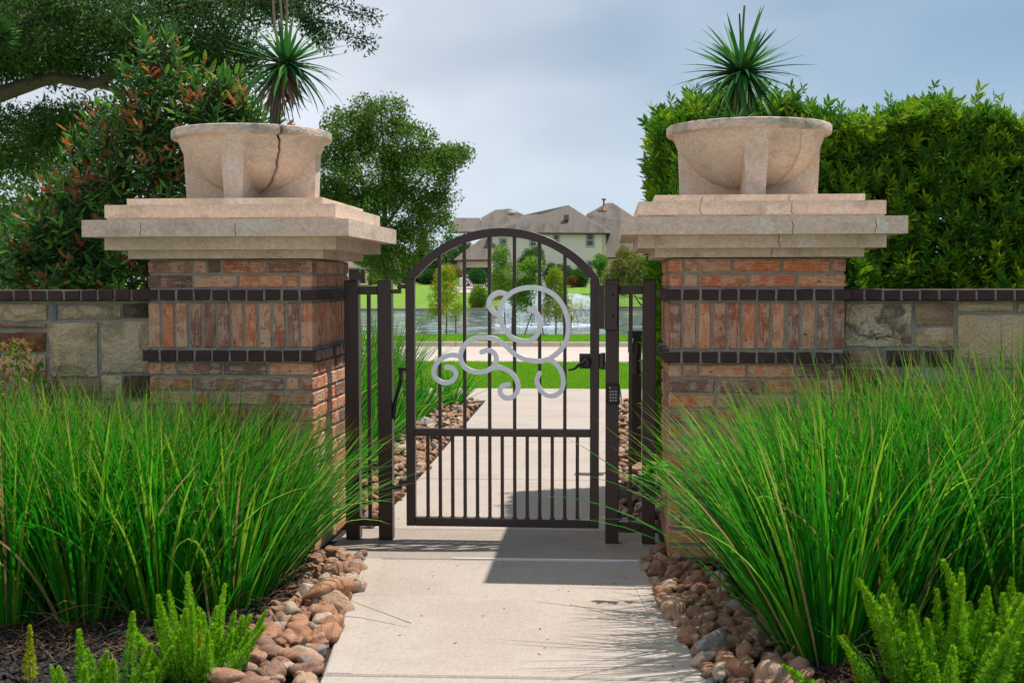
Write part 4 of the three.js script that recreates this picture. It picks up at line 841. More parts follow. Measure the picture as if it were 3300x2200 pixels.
  strew(bedA, 135, 0.032, 0.080, 0, 0.02); strew(bedB, 150, 0.030, 0.072, 1, 0.02);
  strew(bedA, 120, 0.020, 0.045, 0, 0.035); strew(bedB, 120, 0.020, 0.045, 1, 0.035);
  strew(bedC, 330, 0.026, 0.065, 2, 0.02); strew(bedD, 330, 0.026, 0.060, 3, 0.02);
  strew(bedC, 240, 0.022, 0.05, 2, 0.04); strew(bedD, 240, 0.022, 0.05, 3, 0.04);
  const labels = ['rounded brown river rock in the bed between path and grass by the cracked-planter pier', 'rounded brown river rock in the bed between path and grass by the hairline-cracked pier', 'rounded pinkish river rock inside the gate beside the lily clumps', 'rounded pinkish river rock inside the gate behind the latch panel'];
  const groups = ['rocks by the cracked-planter pier', 'rocks by the hairline-cracked pier', 'rocks inside the gate by the lilies', 'rocks inside the gate behind the latch panel'];
  all.forEach(a => { const d = Math.hypot(a.x - 1.34, a.z - 5.47); a.seen = a.s / d; });
  // rocks one can point to
  const special = (sx, sy, s, q, mat, label, ry = 0, lift = 0.5) => { const p = G(sx, sy), m = single('river_rock', geos[q], mats[mat], label, 'rock', undefined, V(p.x, s[1] * lift, p.z)); m.scale.set(...s); m.rotation.set(0.1, ry, 0.1); };
  special(1062, 1945, [0.115, 0.10, 0.085], 3, 0, 'large smooth tan boulder overhanging the path edge', 0.5, 0.55);
  special(1078, 2035, [0.055, 0.062, 0.05], 6, 0, 'dimpled brown rock lying on the path edge below the large boulder', 1.1, 0.5);
  special(2128, 1783, [0.062, 0.042, 0.05], 1, 4, 'flat brown rock alone on the pad beside the pier corner', 0.3, 0.4);
  special(2290, 2105, [0.075, 0.065, 0.06], 8, 5, 'smooth dark grey rock among the brown ones', 0.8, 0.5);
  special(2172, 1985, [0.07, 0.07, 0.055], 10, 1, 'pale pinkish oval rock at the edge of the path', 0.9, 0.5);
  const order = all.map((a, i) => i).sort((i, j) => all[j].seen - all[i].seen), own = new Set(order.slice(0, 290));
  const rest = geos.map(() => mats.map(() => []));
  all.forEach((a, i) => {
    const q = Math.floor(r() * geos.length), mi = pick[Math.floor(r() * pick.length)], m = trs(V(a.x, a.y, a.z), (r() - 0.5) * 0.9, r() * 6.28, (r() - 0.5) * 0.9, V(a.s * (0.9 + 0.3 * r()), a.s * (0.85 + 0.35 * r()), a.s));
    if (own.has(i)) { const o = single('river_rock', geos[q], mats[mi], labels[a.bed], 'rock', groups[a.bed]); m.decompose(o.position, o.quaternion, o.scale); } else rest[q][mi].push(m);
  });
  const g = new THREE.Group(); g.name = 'river_gravel'; g.userData = { label: 'smaller river rocks filling the beds along the path', category: 'gravel', kind: 'stuff' }; scene.add(g);
  rest.forEach((row, q) => row.forEach((list, mi) => { if (list.length) instanced(g, 'river_gravel_stones', geos[q], mats[mi], list); }));
}
// ------------------------------------------------------------------ bark chips and straw litter on the beds
{
  const r = rng(555), chip = boxUV(chamferBox(0.034, 0.006, 0.012, 0.002, 0.002, r)), ms = [], cs = [];
  const zone = (n, x0, x1, z0, z1) => { for (let i = 0; i < n; i++) { ms.push(trs(V(mix(x0, x1, r()), -0.008 + 0.022 * r(), mix(z0, z1, r())), (r() - 0.5) * 1.0, r() * 6.28, (r() - 0.5) * 1.0, V(0.5 + r() * 0.9, 0.6 + r(), 0.5 + r() * 0.9))); const k = 0.35 + r() * 1.3, l = r() < 0.08 ? 4 : 1; cs.push(rgb(0.022 * k * l, 0.016 * k * l, 0.014 * k * l)); } };
  zone(9000, -1.2, 0.15, 1.15, 2.2); zone(2600, -1.2, 0.1, 0.0, 1.15); zone(4200, 1.85, 3.0, 1.1, 2.2); zone(1500, 1.8, 3.2, 0.0, 1.1); zone(2500, -1.0, 0.0, -6.5, -0.7); zone(400, 0.02, 0.2, 0.3, 1.8);
  instanced(null, 'bark_mulch', chip, std({ roughness: 0.9 }), ms, cs, { label: 'loose dark bark chips covering the planting beds', category: 'mulch', kind: 'stuff' });
  const st = bladeGeo(0.16, 0.0045, t => 1 - 0.5 * t, 0.8, 0.2, 4), sm = [], sc = [];
  const zs = (n, x0, x1, z0, z1) => { for (let i = 0; i < n; i++) { sm.push(trs(V(mix(x0, x1, r()), 0.004 + 0.03 * r(), mix(z0, z1, r())), Math.PI / 2 + (r() - 0.5) * 0.7, r() * 6.28, (r() - 0.5) * 0.8, 0.4 + r())); const k = 0.4 + r(); sc.push(rgb(0.34 * k, 0.23 * k, 0.15 * k)); } };
  zs(900, -1.1, 0.0, 1.15, 1.55); zs(260, -0.1, 0.15, 0.3, 1.6); zs(420, 1.9, 2.9, 1.25, 1.75); zs(160, 1.75, 2.0, 0.1, 1.5); zs(120, -0.3, 0.1, -3, -0.7);
  instanced(null, 'straw_litter', st, M.straw, sm, sc, { label: 'dry straw and fallen blades lying under the grass clumps', category: 'litter', kind: 'stuff' });
}
// ------------------------------------------------------------------ foxtail ferns
{
  const fernMat = leafMat(rgb(1, 1, 1), { vertexColors: true, transmission: 0.4, clearcoat: 0.1 });
  const plume = (seed, len, rad, yellow) => {
    const r = rng(seed), out = newOut(), n = Math.round(len * 1150);
    for (let i = 0; i < n; i++) {
      const t = (i + 0.5) / n, y = t * len, rr = rad * (t < 0.18 ? 0.5 + t * 2.8 : Math.pow(1 - (t - 0.18) / 0.82, 0.7)) + 0.003, a = i * 2.39996 + r() * 0.8, up = 0.3 + 0.8 * t + (r() - 0.5) * 0.5;
      const d = V(Math.cos(a) * Math.cos(up), Math.sin(up), Math.sin(a) * Math.cos(up)), b = V(0, y, 0).addScaledVector(d, rr * (0.25 + 0.45 * r())), k = 0.7 + r() * 0.6;
      const c = yellow ? [0.48 * k, 0.52 * k, 0.015] : [mix(0.16, 0.34, t) * k, mix(0.46, 0.60, t) * k, 0.015];
      for (let m = 0; m < 6; m++) {
        const e = d.clone().add(V(r() - 0.5, r() - 0.3, r() - 0.5).multiplyScalar(1.3)).normalize(), s = e.clone().cross(V(r() - 0.5, r() - 0.5, r() - 0.5)).normalize().multiplyScalar(0.0013), L = 0.009 + rr * 0.26 * (0.6 + r()), q = out.pos.length / 3, h = b.clone().addScaledVector(e, L * 0.5), f = b.clone().addScaledVector(e, L);
        out.pos.push(b.x, b.y, b.z, h.x + s.x, h.y + s.y, h.z + s.z, h.x - s.x, h.y - s.y, h.z - s.z, f.x, f.y, f.z); out.idx.push(q, q + 1, q + 2, q + 1, q + 3, q + 2); for (let z = 0; z < 4; z++) out.color.push(...c);
      }
    }
    const g = outGeo(out), st = tube([V(0, 0, 0), V(0, len * 0.97, 0)], [0.0035, 0.001], 5); const c = new Float32Array(st.attributes.position.count * 3); for (let i = 0; i < c.length; i += 3) { c[i] = 0.1; c[i + 1] = 0.2; c[i + 2] = 0.02; } st.setAttribute('color', new THREE.BufferAttribute(c, 3)); st.deleteAttribute('uv');
    return merge([g, st]);
  };
  const kinds = [plume(1, 0.26, 0.032), plume(2, 0.20, 0.030), plume(3, 0.31, 0.034), plume(4, 0.22, 0.026, true), plume(5, 0.16, 0.027)];
  function fern(x, z, label, list, seed) {
    const o = thing('foxtail_fern', label, 'foxtail fern', V(x, -0.01, z), 'foxtail ferns'), r = rng(seed);
    for (const [dx, dz, kind, tx, tz, sc] of list) { const m = part(o, 'plume', kinds[kind], fernMat); m.applyMatrix4(trsDir(V(dx, 0, dz), V(tx, 1, tz), r() * 6, V(sc, sc, sc))); }
  }
  const many = (n, rad, seed, scale, spread = 0.5) => { const r = rng(seed), l = []; for (let i = 0; i < n; i++) { const a = i * 2.4 + r(), q = Math.sqrt((i + 0.5) / n); l.push([Math.cos(a) * q * rad, Math.sin(a) * q * rad, [0, 0, 1, 2, 4, 1][Math.floor(r() * 6)], Math.cos(a) * q * spread, Math.sin(a) * q * spread, scale * (0.85 + 0.35 * r())]); } return l; };
  fern(0.03, 1.72, 'full bright green foxtail fern beside the rocks by the cracked-planter pier', [...many(32, 0.12, 31, 0.86), [0.10, 0.06, 2, 0.75, 0.0, 0.78], [0.05, 0.09, 3, 0.05, 0.2, 0.85], [-0.08, 0.10, 3, -0.25, 0.1, 0.7]], 61);
  fern(-0.12, 1.90, 'foxtail fern of two thick plumes on the mulch', [[0, 0, 0, 0.08, 0, 1.0], [0.03, 0.03, 1, 0.35, 0.1, 0.95], [-0.05, 0.03, 4, -0.1, 0.1, 0.8], [0.09, 0.05, 4, 0.1, 0, 0.6], [0.06, -0.02, 1, 0.5, 0, 0.85], [-0.02, 0.06, 4, 0.1, 0.2, 0.9], [-0.08, 0.0, 1, -0.3, 0, 0.75]], 62);
  fern(-0.24, 1.93, 'small foxtail fern of yellow-green plumes on the mulch', [[0, 0, 1, -0.08, 0, 1.05], [0.04, 0.02, 1, 0.25, 0, 0.8], [-0.03, 0.05, 4, -0.2, 0.1, 0.75], [0.07, 0.0, 4, 0.05, 0, 0.75], [0.02, 0.05, 4, 0.1, 0.2, 0.8], [-0.06, 0.02, 4, -0.35, 0, 0.7]], 63);
  fern(-0.46, 1.84, 'single sparse foxtail plume standing on dark mulch', [[0, 0, 3, 0.02, 0, 0.88]], 64);
  fern(2.38, 1.70, 'sprawling bright green foxtail fern beside the hairline-cracked pier bed', [...many(22, 0.14, 41, 1.15, 0.45), [-0.05, 0.02, 2, -0.62, 0, 1.35], [-0.08, 0.0, 2, -0.52, 0, 1.15], [0.10, -0.02, 2, 0.50, 0, 1.45], [0.13, 0.0, 2, 0.42, 0.1, 1.25], [0.02, 0, 2, 0.02, 0, 1.1], [-0.24, 0.03, 3, -0.4, 0, 0.9], [-0.36, 0.08, 1, -1.3, 0.1, 0.9], [-0.2, 0.06, 0, -0.7, 0, 0.9]], 65);
  fern(2.60, 1.66, 'upright bright green foxtail fern next to the sprawling one', many(16, 0.12, 43, 1.1, 0.4), 66);
}
{ // crumbs of leaf and twig blown on to the concrete
  const r = rng(5151), g = leafShape0(), ms = [], cs = [];
  for (let i = 0; i < 70; i++) { const z = i < 34 ? mix(-0.5, 2.2, r()) : mix(-7, -0.7, r()), x = z > 0.05 ? mix(0.3 + 0.1 * z, 1.5 + 0.1 * z, r()) : mix(0.2, 1.36, r()); ms.push(trs(V(x, 0.003, z), Math.PI / 2 - 0.1 * r(), r() * 6.28, 0, 0.3 + 0.6 * r())); const k = 0.3 + r(); cs.push(rgb(0.12 * k, 0.075 * k, 0.04 * k)); }
  instanced(null, 'path_litter', g, std({ roughness: 0.95, side: THREE.DoubleSide }), ms, cs, { label: 'crumbs of dry leaf scattered on the concrete path', category: 'litter', kind: 'stuff' });
}
function leafShape0() { return bladeGeo(0.032, 0.009, t => Math.sin(Math.PI * (0.05 + 0.9 * t)), 0.7, 0.25, 3); }

// ------------------------------------------------------------------ leaf shapes and crowns
function leafShape(len, wid, fold = 0.18, bend = 0.25, n = 3) { return bladeGeo(len, wid, t => Math.sin(Math.PI * Math.pow(clamp(t * 0.94 + 0.03), 0.85)) ** 0.9, bend, fold, n); }
function diamonds(n, seed, len, wid, rad, flat = 1) {   // a small spray of leaf-sized faces round a twig
  const r = rng(seed), out = { pos: [], idx: [] };
  for (let i = 0; i < n; i++) {
    const d = V(r() - 0.5, r() - 0.3, r() - 0.5).normalize(), b = V((r() - 0.5) * rad * 2, (r() - 0.5) * rad * 2 * flat, (r() - 0.5) * rad * 2), s = d.clone().cross(V(r() - 0.5, r() - 0.5, r() - 0.5)).normalize(), u = d.clone().cross(s), L = len * (0.7 + 0.6 * r()), w = wid * (0.7 + 0.6 * r()) / 2, q = out.pos.length / 3;
    const m = b.clone().addScaledVector(d, L * 0.5), e = b.clone().addScaledVector(d, L).addScaledVector(u, -L * 0.12);
    const a = m.clone().addScaledVector(s, w).addScaledVector(u, w * 0.3), c = m.clone().addScaledVector(s, -w).addScaledVector(u, w * 0.3);
    out.pos.push(b.x, b.y, b.z, a.x, a.y, a.z, e.x, e.y, e.z, c.x, c.y, c.z); out.idx.push(q, q + 1, q + 2, q, q + 2, q + 3);
  }
  return fromArrays(out.pos, out.idx);
}
const sprays = { oak: diamonds(12, 1, 0.062, 0.025, 0.12), elm: diamonds(11, 2, 0.066, 0.036, 0.13), far: diamonds(13, 3, 0.5, 0.3, 0.75), feather: diamonds(16, 4, 0.30, 0.035, 0.20, 0.4) };
const leafWhite = leafMat(rgb(1, 1, 1));
const leafDull = leafMat(rgb(1, 1, 1), { clearcoat: 0.15, transmission: 0.3 });
function crownAt(parent, blobs, n, geo, size, col, seed, o = {}) {
  const r = rng(seed), ms = [], cs = [], { inner = 0.25, gap = 0.0, gf = 2.2, mat = leafDull, up = 0.3 } = o;
  const wt = blobs.map(b => Math.pow(b[1].x * b[1].y * b[1].z, 0.667)), sum = wt.reduce((a, b) => a + b, 0);
  for (let t = 0; t < n * 4 && ms.length < n; t++) {
    let k = r() * sum, bi = 0; while (k > wt[bi] && bi < blobs.length - 1) k -= wt[bi++];
    const [c, q] = blobs[bi], d = V(r() * 2 - 1, r() * 2 - 1, r() * 2 - 1); if (d.lengthSq() > 1 || d.lengthSq() < 1e-3) continue; d.normalize();
    const lump = 0.78 + 0.44 * vnoise(d.x * 2.6 + c.x * 3 + d.z, d.y * 2.6 + c.y * 3 - d.z * 1.3, seed + bi), R = Math.cbrt(mix(inner, 1, r())) * lump;
    const p = V(c.x + d.x * q.x * R, c.y + d.y * q.y * R, c.z + d.z * q.z * R);
    if (gap && fbm(p.x * gf + p.z * 0.9 * gf, p.y * gf - p.z * 0.4 * gf, seed + 40, 2) < gap) continue;
    ms.push(trsDir(p, d.clone().add(V(r() - 0.5, up + r() - 0.5, r() - 0.5)), r() * 6.28, size * (0.65 + 0.7 * r()))); cs.push(col(r, p));
  }
  return instanced(parent, 'crown', geo, mat, ms, cs);
}
const tint = (a, b, v = 0.35) => r => { const t = r(), k = 1 - v / 2 + v * r(); return rgb(mix(a[0], b[0], t) * k, mix(a[1], b[1], t) * k, mix(a[2], b[2], t) * k); };
const S2D = 3300 / 2352;
const D = (dx, dy, z) => P(dx * S2D, dy * S2D, z);        // the same from a 2352-pixel-wide view

// ------------------------------------------------------------------ live oak reaching over the wall, and the dark trees behind it
{
  const z = -9.5, root = D(-330, 700, z).setY(0), o = thing('live_oak', 'large dark live oak with long bare limbs reaching over the wall and planter', 'tree', root);
  const q = (x, y, dz = 0) => D(x, y, z + dz).sub(root);
  const limbs = [[[q(-330, 690).setY(0), q(-320, 500), q(-260, 330), q(-120, 240)], 0.30, 0.20], [[q(-140, 250), q(-20, 222), q(60, 195), q(130, 176), q(215, 192), q(270, 160), q(330, 100), q(420, 50)], 0.13, 0.04],
    [[q(-150, 250), q(-60, 130), q(40, 60), q(150, -20), q(260, -120)], 0.15, 0.05], [[q(40, 60), q(160, 30), q(300, 40), q(450, 10), q(600, -10)], 0.07, 0.025], [[q(215, 190), q(300, 215), q(380, 200)], 0.045, 0.015],
    [[q(540, 0, 1), q(640, 6, 1.2), q(720, 0, 1.4), q(800, 25, 1.5), q(866, 42, 1.6)], 0.016, 0.004], [[q(600, 2, 1), q(690, 35, 1.3), q(770, 62, 1.5), q(856, 106, 1.6)], 0.012, 0.003], [[q(690, 30, 1.3), q(750, 100, 1.3)], 0.006, 0.003]];
  part(o, 'trunk', limb(limbs[0][0], limbs[0][1], limbs[0][2], 16, 10), M.bark);
  for (const [p, a, b] of limbs.slice(1)) part(o, 'limb', limb(p, a, b, 20, 8), M.bark);
  const B = (x, y, rx, ry, rz, dz = 0) => [q(x, y, dz), V(rx, ry, rz)];
  crownAt(o, [B(-60, 60, 1.4, 0.75, 1.4), B(130, 20, 1.2, 0.55, 1.3), B(300, 40, 1.0, 0.62, 1.2), B(430, 70, 0.85, 0.6, 1.0), B(520, 10, 0.7, 0.45, 0.9), B(620, -10, 0.55, 0.25, 0.7, 0.6), B(90, 110, 0.9, 0.35, 1.0), B(260, 130, 0.6, 0.35, 0.8), B(420, 190, 0.6, 0.4, 0.7), B(520, 140, 0.5, 0.35, 0.6), B(30, 330, 0.9, 0.45, 1.0, -1), B(200, 300, 0.7, 0.35, 0.8, -1), B(330, 260, 0.5, 0.4, 0.7)],
    7200, sprays.oak, 1.0, tint([0.030, 0.085, 0.024], [0.10, 0.20, 0.035], 0.6), 810, { inner: 0.05, gap: 0.49, gf: 2.3, mat: leafWhite });
  // leafy twigs drooping to the sky
  const r = rng(77), ms = [], cs = []; for (const [p] of limbs.slice(5)) { const pts = smoothPath(p, 40); pts.forEach((a, i) => { if (i < 3) return; for (let k = 0; k < 2; k++) { ms.push(trsDir(a.clone().add(V((r() - 0.5) * 0.10, (r() - 0.55) * 0.12, (r() - 0.5) * 0.12)), V(r() - 0.3, r() - 0.6, r() - 0.5), r() * 6, 0.62 + 0.3 * r())); cs.push(rgb(0.026 + 0.02 * r(), 0.07 + 0.03 * r(), 0.026)); } }); }
  instanced(o, 'twig_leaves', sprays.oak, leafWhite, ms, cs);
}
function fullTree(name, label, cat, base, trunk, blobs, n, geo, size, col, seed, o = {}) {   // base: ground point; trunk: list of [points, r0, r1]; blobs and points in world coordinates
  const t = thing(name, label, cat, base, o.group);
  trunk.forEach(([p, a, b], i) => part(t, i ? 'limb' : 'trunk', limb(p.map(v => v.clone().sub(base)), a, b, 14, 8), o.bark || M.bark));
  if (blobs.length) crownAt(t, blobs.map(([c, q]) => [c.clone().sub(base), q]), n, geo, size, col, seed, o);
  return t;
}
const onGround = (x, z) => V(x, groundY(z), z);
{
  // shadowy trees filling the space behind the shrubs
  for (const [dx, dy, z, rx, ry, n, seed, lab] of [[40, 470, -15, 1.7, 1.3, 1900, 821, 'dark bushy tree behind the red-tipped shrub, lower than the live oak'], [230, 430, -18, 1.5, 1.7, 1600, 822, 'rounded dark tree filling the gap behind the red-tipped shrub'], [-60, 600, -21, 2.2, 1.3, 1300, 823, 'wide dark tree far behind the ashlar wall with rust blocks']]) {
    const c = D(dx, dy, z), b = onGround(c.x, z);
    fullTree('evergreen_tree', lab, 'tree', b, [[[b, V(c.x + 0.1, c.y * 0.5, z), c], 0.14, 0.05]], [[c, V(rx, ry, rx)], [V(c.x + rx * 0.6, c.y - 0.5, z), V(rx * 0.6, ry * 0.7, rx * 0.6)], [V(c.x - rx * 0.6, c.y - 0.7, z), V(rx * 0.6, ry * 0.7, rx * 0.6)], [V(c.x, c.y - ry * 0.9, z), V(rx, ry * 0.5, rx)]], n, sprays.elm, 1.15, tint([0.035, 0.10, 0.022], [0.10, 0.20, 0.030], 0.5), seed, { inner: 0.1, gap: 0.38, gf: 1.5 });
  }
  // loose-crowned tree beyond the hinge post
  const z = -21, b = onGround(D(884, 700, z).x, z), q = (x, y, dz = 0) => D(x, y, z + dz), B = (x, y, rx, ry, dz = 0) => [q(x, y, dz), V(rx, ry, rx)];
  fullTree('elm_tree', 'tall loose-crowned green tree rising behind the cracked-planter pier', 'tree', b,
    [[[b, q(886, 640), q(884, 520), q(880, 400)], 0.085, 0.05], [[q(884, 520), q(830, 420), q(800, 320)], 0.04, 0.012], [[q(882, 450), q(880, 340), q(875, 250)], 0.045, 0.01], [[q(884, 520), q(950, 430), q(1010, 360)], 0.04, 0.01], [[q(884, 560), q(960, 520), q(1030, 470)], 0.03, 0.01]],
    [B(880, 290, 0.55, 0.62), B(800, 310, 0.55, 0.55), B(930, 330, 0.60, 0.50), B(760, 400, 0.55, 0.7), B(850, 400, 0.85, 0.65), B(960, 400, 0.75, 0.5), B(1035, 360, 0.38, 0.16), B(1020, 455, 0.35, 0.14), B(880, 500, 0.95, 0.6), B(780, 520, 0.7, 0.7), B(970, 540, 0.60, 0.38), B(900, 610, 0.55, 0.30), B(1000, 480, 0.45, 0.3), B(900, 235, 0.20, 0.22), B(830, 245, 0.22, 0.18), B(1060, 350, 0.2, 0.07)],
    5000, sprays.elm, 1.0, tint([0.06, 0.15, 0.020], [0.17, 0.29, 0.030], 0.5), 831, { inner: 0.08, gap: 0.42, gf: 2.8 });
  // pine bough tip hanging in from a tree beyond the frame
  const pz = -3.2, p0 = D(-260, 120, pz), o = thing('pine_tree', 'bright green pine bough reaching in above the wall with rust blocks', 'tree', V(p0.x - 0.9, 0, pz));
  const s = o.position, needles = diamonds(60, 9, 0.13, 0.004, 0.02), ms = [], cs = [], r = rng(9);
  part(o, 'trunk', limb([V(0, 0, 0), V(0.05, 2, 0), V(0.1, 4.2, 0)], 0.14, 0.08, 10, 8), M.bark); const L = [V(0.06, 2.4, 0), D(-200, 140, pz).sub(s), D(-60, 92, pz).sub(s), D(0, 76, pz).sub(s)]; part(o, 'limb', limb(L, 0.05, 0.008, 14, 7), M.bark);
  smoothPath(L, 60).forEach((p, i) => { if (i > 24) for (let k = 0; k < 2; k++) { ms.push(trsDir(p.clone().add(V((r() - 0.5) * 0.06, (r() - 0.5) * 0.06, (r() - 0.5) * 0.06)), V(0.5 + r(), r() - 0.4, r() - 0.5), r() * 6, 0.9)); cs.push(rgb(0.05 + 0.04 * r(), 0.21, 0.03)); } });
  instanced(o, 'needles', needles, leafDull, ms, cs);
}
// ------------------------------------------------------------------ red-tipped photinia behind the wall
{
  const z = -2.1, base = V(D(370, 660, z).x, 0, z), o = thing('photinia_shrub', 'large glossy shrub with orange-red young leaf tips behind the cracked-planter pier', 'shrub', base), r = rng(900);
  const q = (x, y, dz = 0) => D(x, y, z + dz).sub(base);
  const lf = [leafShape(0.078, 0.027, 0.2, 0.3), leafShape(0.066, 0.024, 0.15, 0.6), leafShape(0.085, 0.028, 0.25, 0.15)];
  const G1 = [rgb(0.040, 0.155, 0.016), rgb(0.07, 0.22, 0.020), rgb(0.14, 0.30, 0.030), rgb(0.030, 0.11, 0.018)], R1 = [rgb(0.50, 0.075, 0.025), rgb(0.46, 0.16, 0.035), rgb(0.34, 0.22, 0.045), rgb(0.28, 0.15, 0.07)];
  const gm = G1.map(c => leafMat(c, { clearcoat: 0.35, clearcoatRoughness: 0.25, transmission: 0.32 })), rm = R1.map(c => leafMat(c, { clearcoat: 0.3, clearcoatRoughness: 0.3, transmission: 0.4 }));
  const leaves = [], stems = [];
  const blobs = [[375, 165, 62, 85], [400, 260, 140, 95], [470, 330, 150, 120], [520, 250, 60, 60], [330, 380, 150, 110], [240, 440, 110, 85], [440, 480, 150, 110], [150, 510, 95, 70], [270, 560, 180, 90], [90, 560, 70, 45], [420, 580, 120, 80], [560, 290, 40, 55], [180, 610, 150, 60], [300, 640, 200, 60]];
  for (const [cx, cy, rx, ry] of blobs) {
    const c = q(cx, cy), n = Math.round(rx * ry / 190 + 10);
    for (let i = 0; i < n; i++) {
      const a = r() * 6.283, e = (r() * 1.5 - 0.35), d = V(Math.cos(a) * Math.cos(e), Math.sin(e), Math.abs(Math.sin(a)) * Math.cos(e) * (r() < 0.8 ? 1 : -1)), k = 0.55 + 0.5 * r();
      const tip = c.clone().add(V(d.x * rx * 0.00376 * k * 1.0, d.y * ry * 0.00376 * k, d.z * 0.34 * k)); if (tip.y < 0.6) continue;
      const dir = d.clone().multiplyScalar(0.7).add(V(0, 0.75, 0.1)).normalize(), L = 0.14 + 0.12 * r(), red = r() < 0.32, from = tip.clone().addScaledVector(dir, -L);
      stems.push(tube([from, tip], [0.004, 0.002], 5));
      const m = 9 + Math.floor(r() * 5);
      for (let j = 0; j < m; j++) {
        const t = j / (m - 1), p = from.clone().lerp(tip, t), b = j * 2.4 + i, open = mix(1.25, 0.35, t * t), sd = V(Math.cos(b), 0, Math.sin(b)).addScaledVector(dir, -dir.dot(V(Math.cos(b), 0, Math.sin(b)))).normalize(), ld = dir.clone().multiplyScalar(Math.cos(open)).addScaledVector(sd, Math.sin(open));
        const isRed = red && t > 0.62 && r() < 0.85;
        leaves.push({ m: new THREE.Matrix4().makeBasis(ld.clone().cross(sd).normalize().multiplyScalar(1), ld, ld.clone().cross(ld.clone().cross(sd).normalize()).multiplyScalar(-1)).scale(V(1, 1, 1).multiplyScalar(0.75 + 0.5 * r())).setPosition(p), g: Math.floor(r() * 3), c: isRed ? 4 + Math.floor(r() * 4) : Math.floor(r() * 4), z: p.z });
      }
    }
  }
  part(o, 'stems', merge(stems), M.bark).userData.kind = 'stuff';
  for (const [x, y] of [[300, 560], [400, 480], [460, 400], [380, 300]]) part(o, 'branch', limb([V(0, 0.0, -0.1), q(370, 640).setZ(-0.1), q(x, y)], 0.03, 0.008, 12, 7), M.bark);
  leaves.sort((a, b) => b.z - a.z);
  leaves.slice(0, 280).forEach(l => { const m = part(o, 'leaf', lf[l.g], l.c < 4 ? gm[l.c] : rm[l.c - 4]); l.m.decompose(m.position, m.quaternion, m.scale); });
  const rest = new Map(); leaves.slice(280).forEach(l => { const k = l.g * 8 + l.c; (rest.get(k) || rest.set(k, []).get(k)).push(l.m); });
  for (const [k, list] of rest) instanced(o, 'foliage', lf[Math.floor(k / 8)], k % 8 < 4 ? gm[k % 8] : rm[k % 8 - 4], list);
}
// ------------------------------------------------------------------ tall clipped hedge behind the other wall
{
  const x0 = D(1512, 400, -1.3).x, o = thing('hedge', 'tall clipped green hedge behind the hairline-cracked pier and its wall', 'hedge', V(x0 + 2, 0, -1.7)), r = rng(950), ox = o.position;
  const parts = []; for (let i = 0; i < 9; i++) { const a = i * 2.4, e = 0.25 + 0.35 * r(); const g = leafShape(0.050, 0.0165, 0.2, 0.4, 2); g.applyMatrix4(trsDir(V(0, i * 0.005, 0), V(Math.cos(a), e + i * 0.12, Math.sin(a)), 0, 0.8 + 0.4 * r())); parts.push(g); }
  const ros = merge(parts), ms = [], cs = [];
  const topAt = x => 2.06 + 0.055 * (x - x0) + 0.24 * (vnoise(x * 2.1, 3, 5) - 0.5) + 0.16 * (vnoise(x * 6, 9, 5) - 0.5);
  const col = () => { const k = r(), b = r(); return k > 0.58 ? rgb(0.16 + 0.12 * b, 0.33 + 0.08 * b, 0.012) : k > 0.3 ? rgb(0.06 + 0.05 * b, 0.21 + 0.08 * b, 0.012) : rgb(0.04 + 0.03 * b, 0.155 + 0.05 * b, 0.012); };
  for (let i = 0; i < 19000; i++) {
    const x = x0 + 3.4 * r(), lim = topAt(x), top = r() < 0.26, left = !top && r() < 0.14;
    let p, d;
    if (top) { const zz = -1.42 - 0.7 * r(); p = V(x, lim - 0.22 * r() * r() + (r() < 0.08 ? 0.13 * r() : 0), zz); d = V((r() - 0.5) * 0.8, 1, (r() - 0.5) * 0.8); }
    else if (left) { p = V(x0 + 0.22 * r() * r() + 0.16 * (vnoise(i, 2, 3) - 0.5) + 0.05, 0.3 + (topAt(x0) - 0.3) * r(), -1.2 - 0.9 * r()); d = V(-1, 0.6 + r(), r() - 0.5); }
    else { const y = 0.2 + (lim - 0.2) * r(), n = fbm(x * 1.7, y * 1.7, 61, 3), lump = smooth(0.36, 0.66, n), low = 1 - y / lim, dep = 0.18 * r() * r(); if (n < 0.43 && r() < 0.62) continue; p = V(x, y, -1.5 + 0.50 * lump + 0.42 * low - dep); d = V((r() - 0.5) * 1.2, 0.6 + r() * 0.9, 0.4 + r()); }
    ms.push(trsDir(p.sub(ox), d, r() * 6.28, 0.8 + 0.55 * r())); cs.push(col());
  }
  for (let i = 0; i < 9000; i++) { const x = x0 + 0.1 + 3.3 * r(), y = 0.1 + (topAt(x) - 0.25) * r(); ms.push(trsDir(V(x, y, -1.62 - 0.5 * r()).sub(ox), V(r() - 0.5, r(), r() - 0.5), r() * 6, 1.7)); cs.push(col()); }
  instanced(o, 'foliage', ros, leafWhite, ms, cs);
  for (let i = 0; i < 9; i++) { const x = x0 + 0.25 + i * 0.42 - ox.x; part(o, 'stem', limb([V(x, 0, 0), V(x + (r() - 0.5) * 0.2, 1.0, 0.05), V(x + (r() - 0.5) * 0.4, 2.0, 0)], 0.022, 0.006, 8, 6), M.bark); }
}
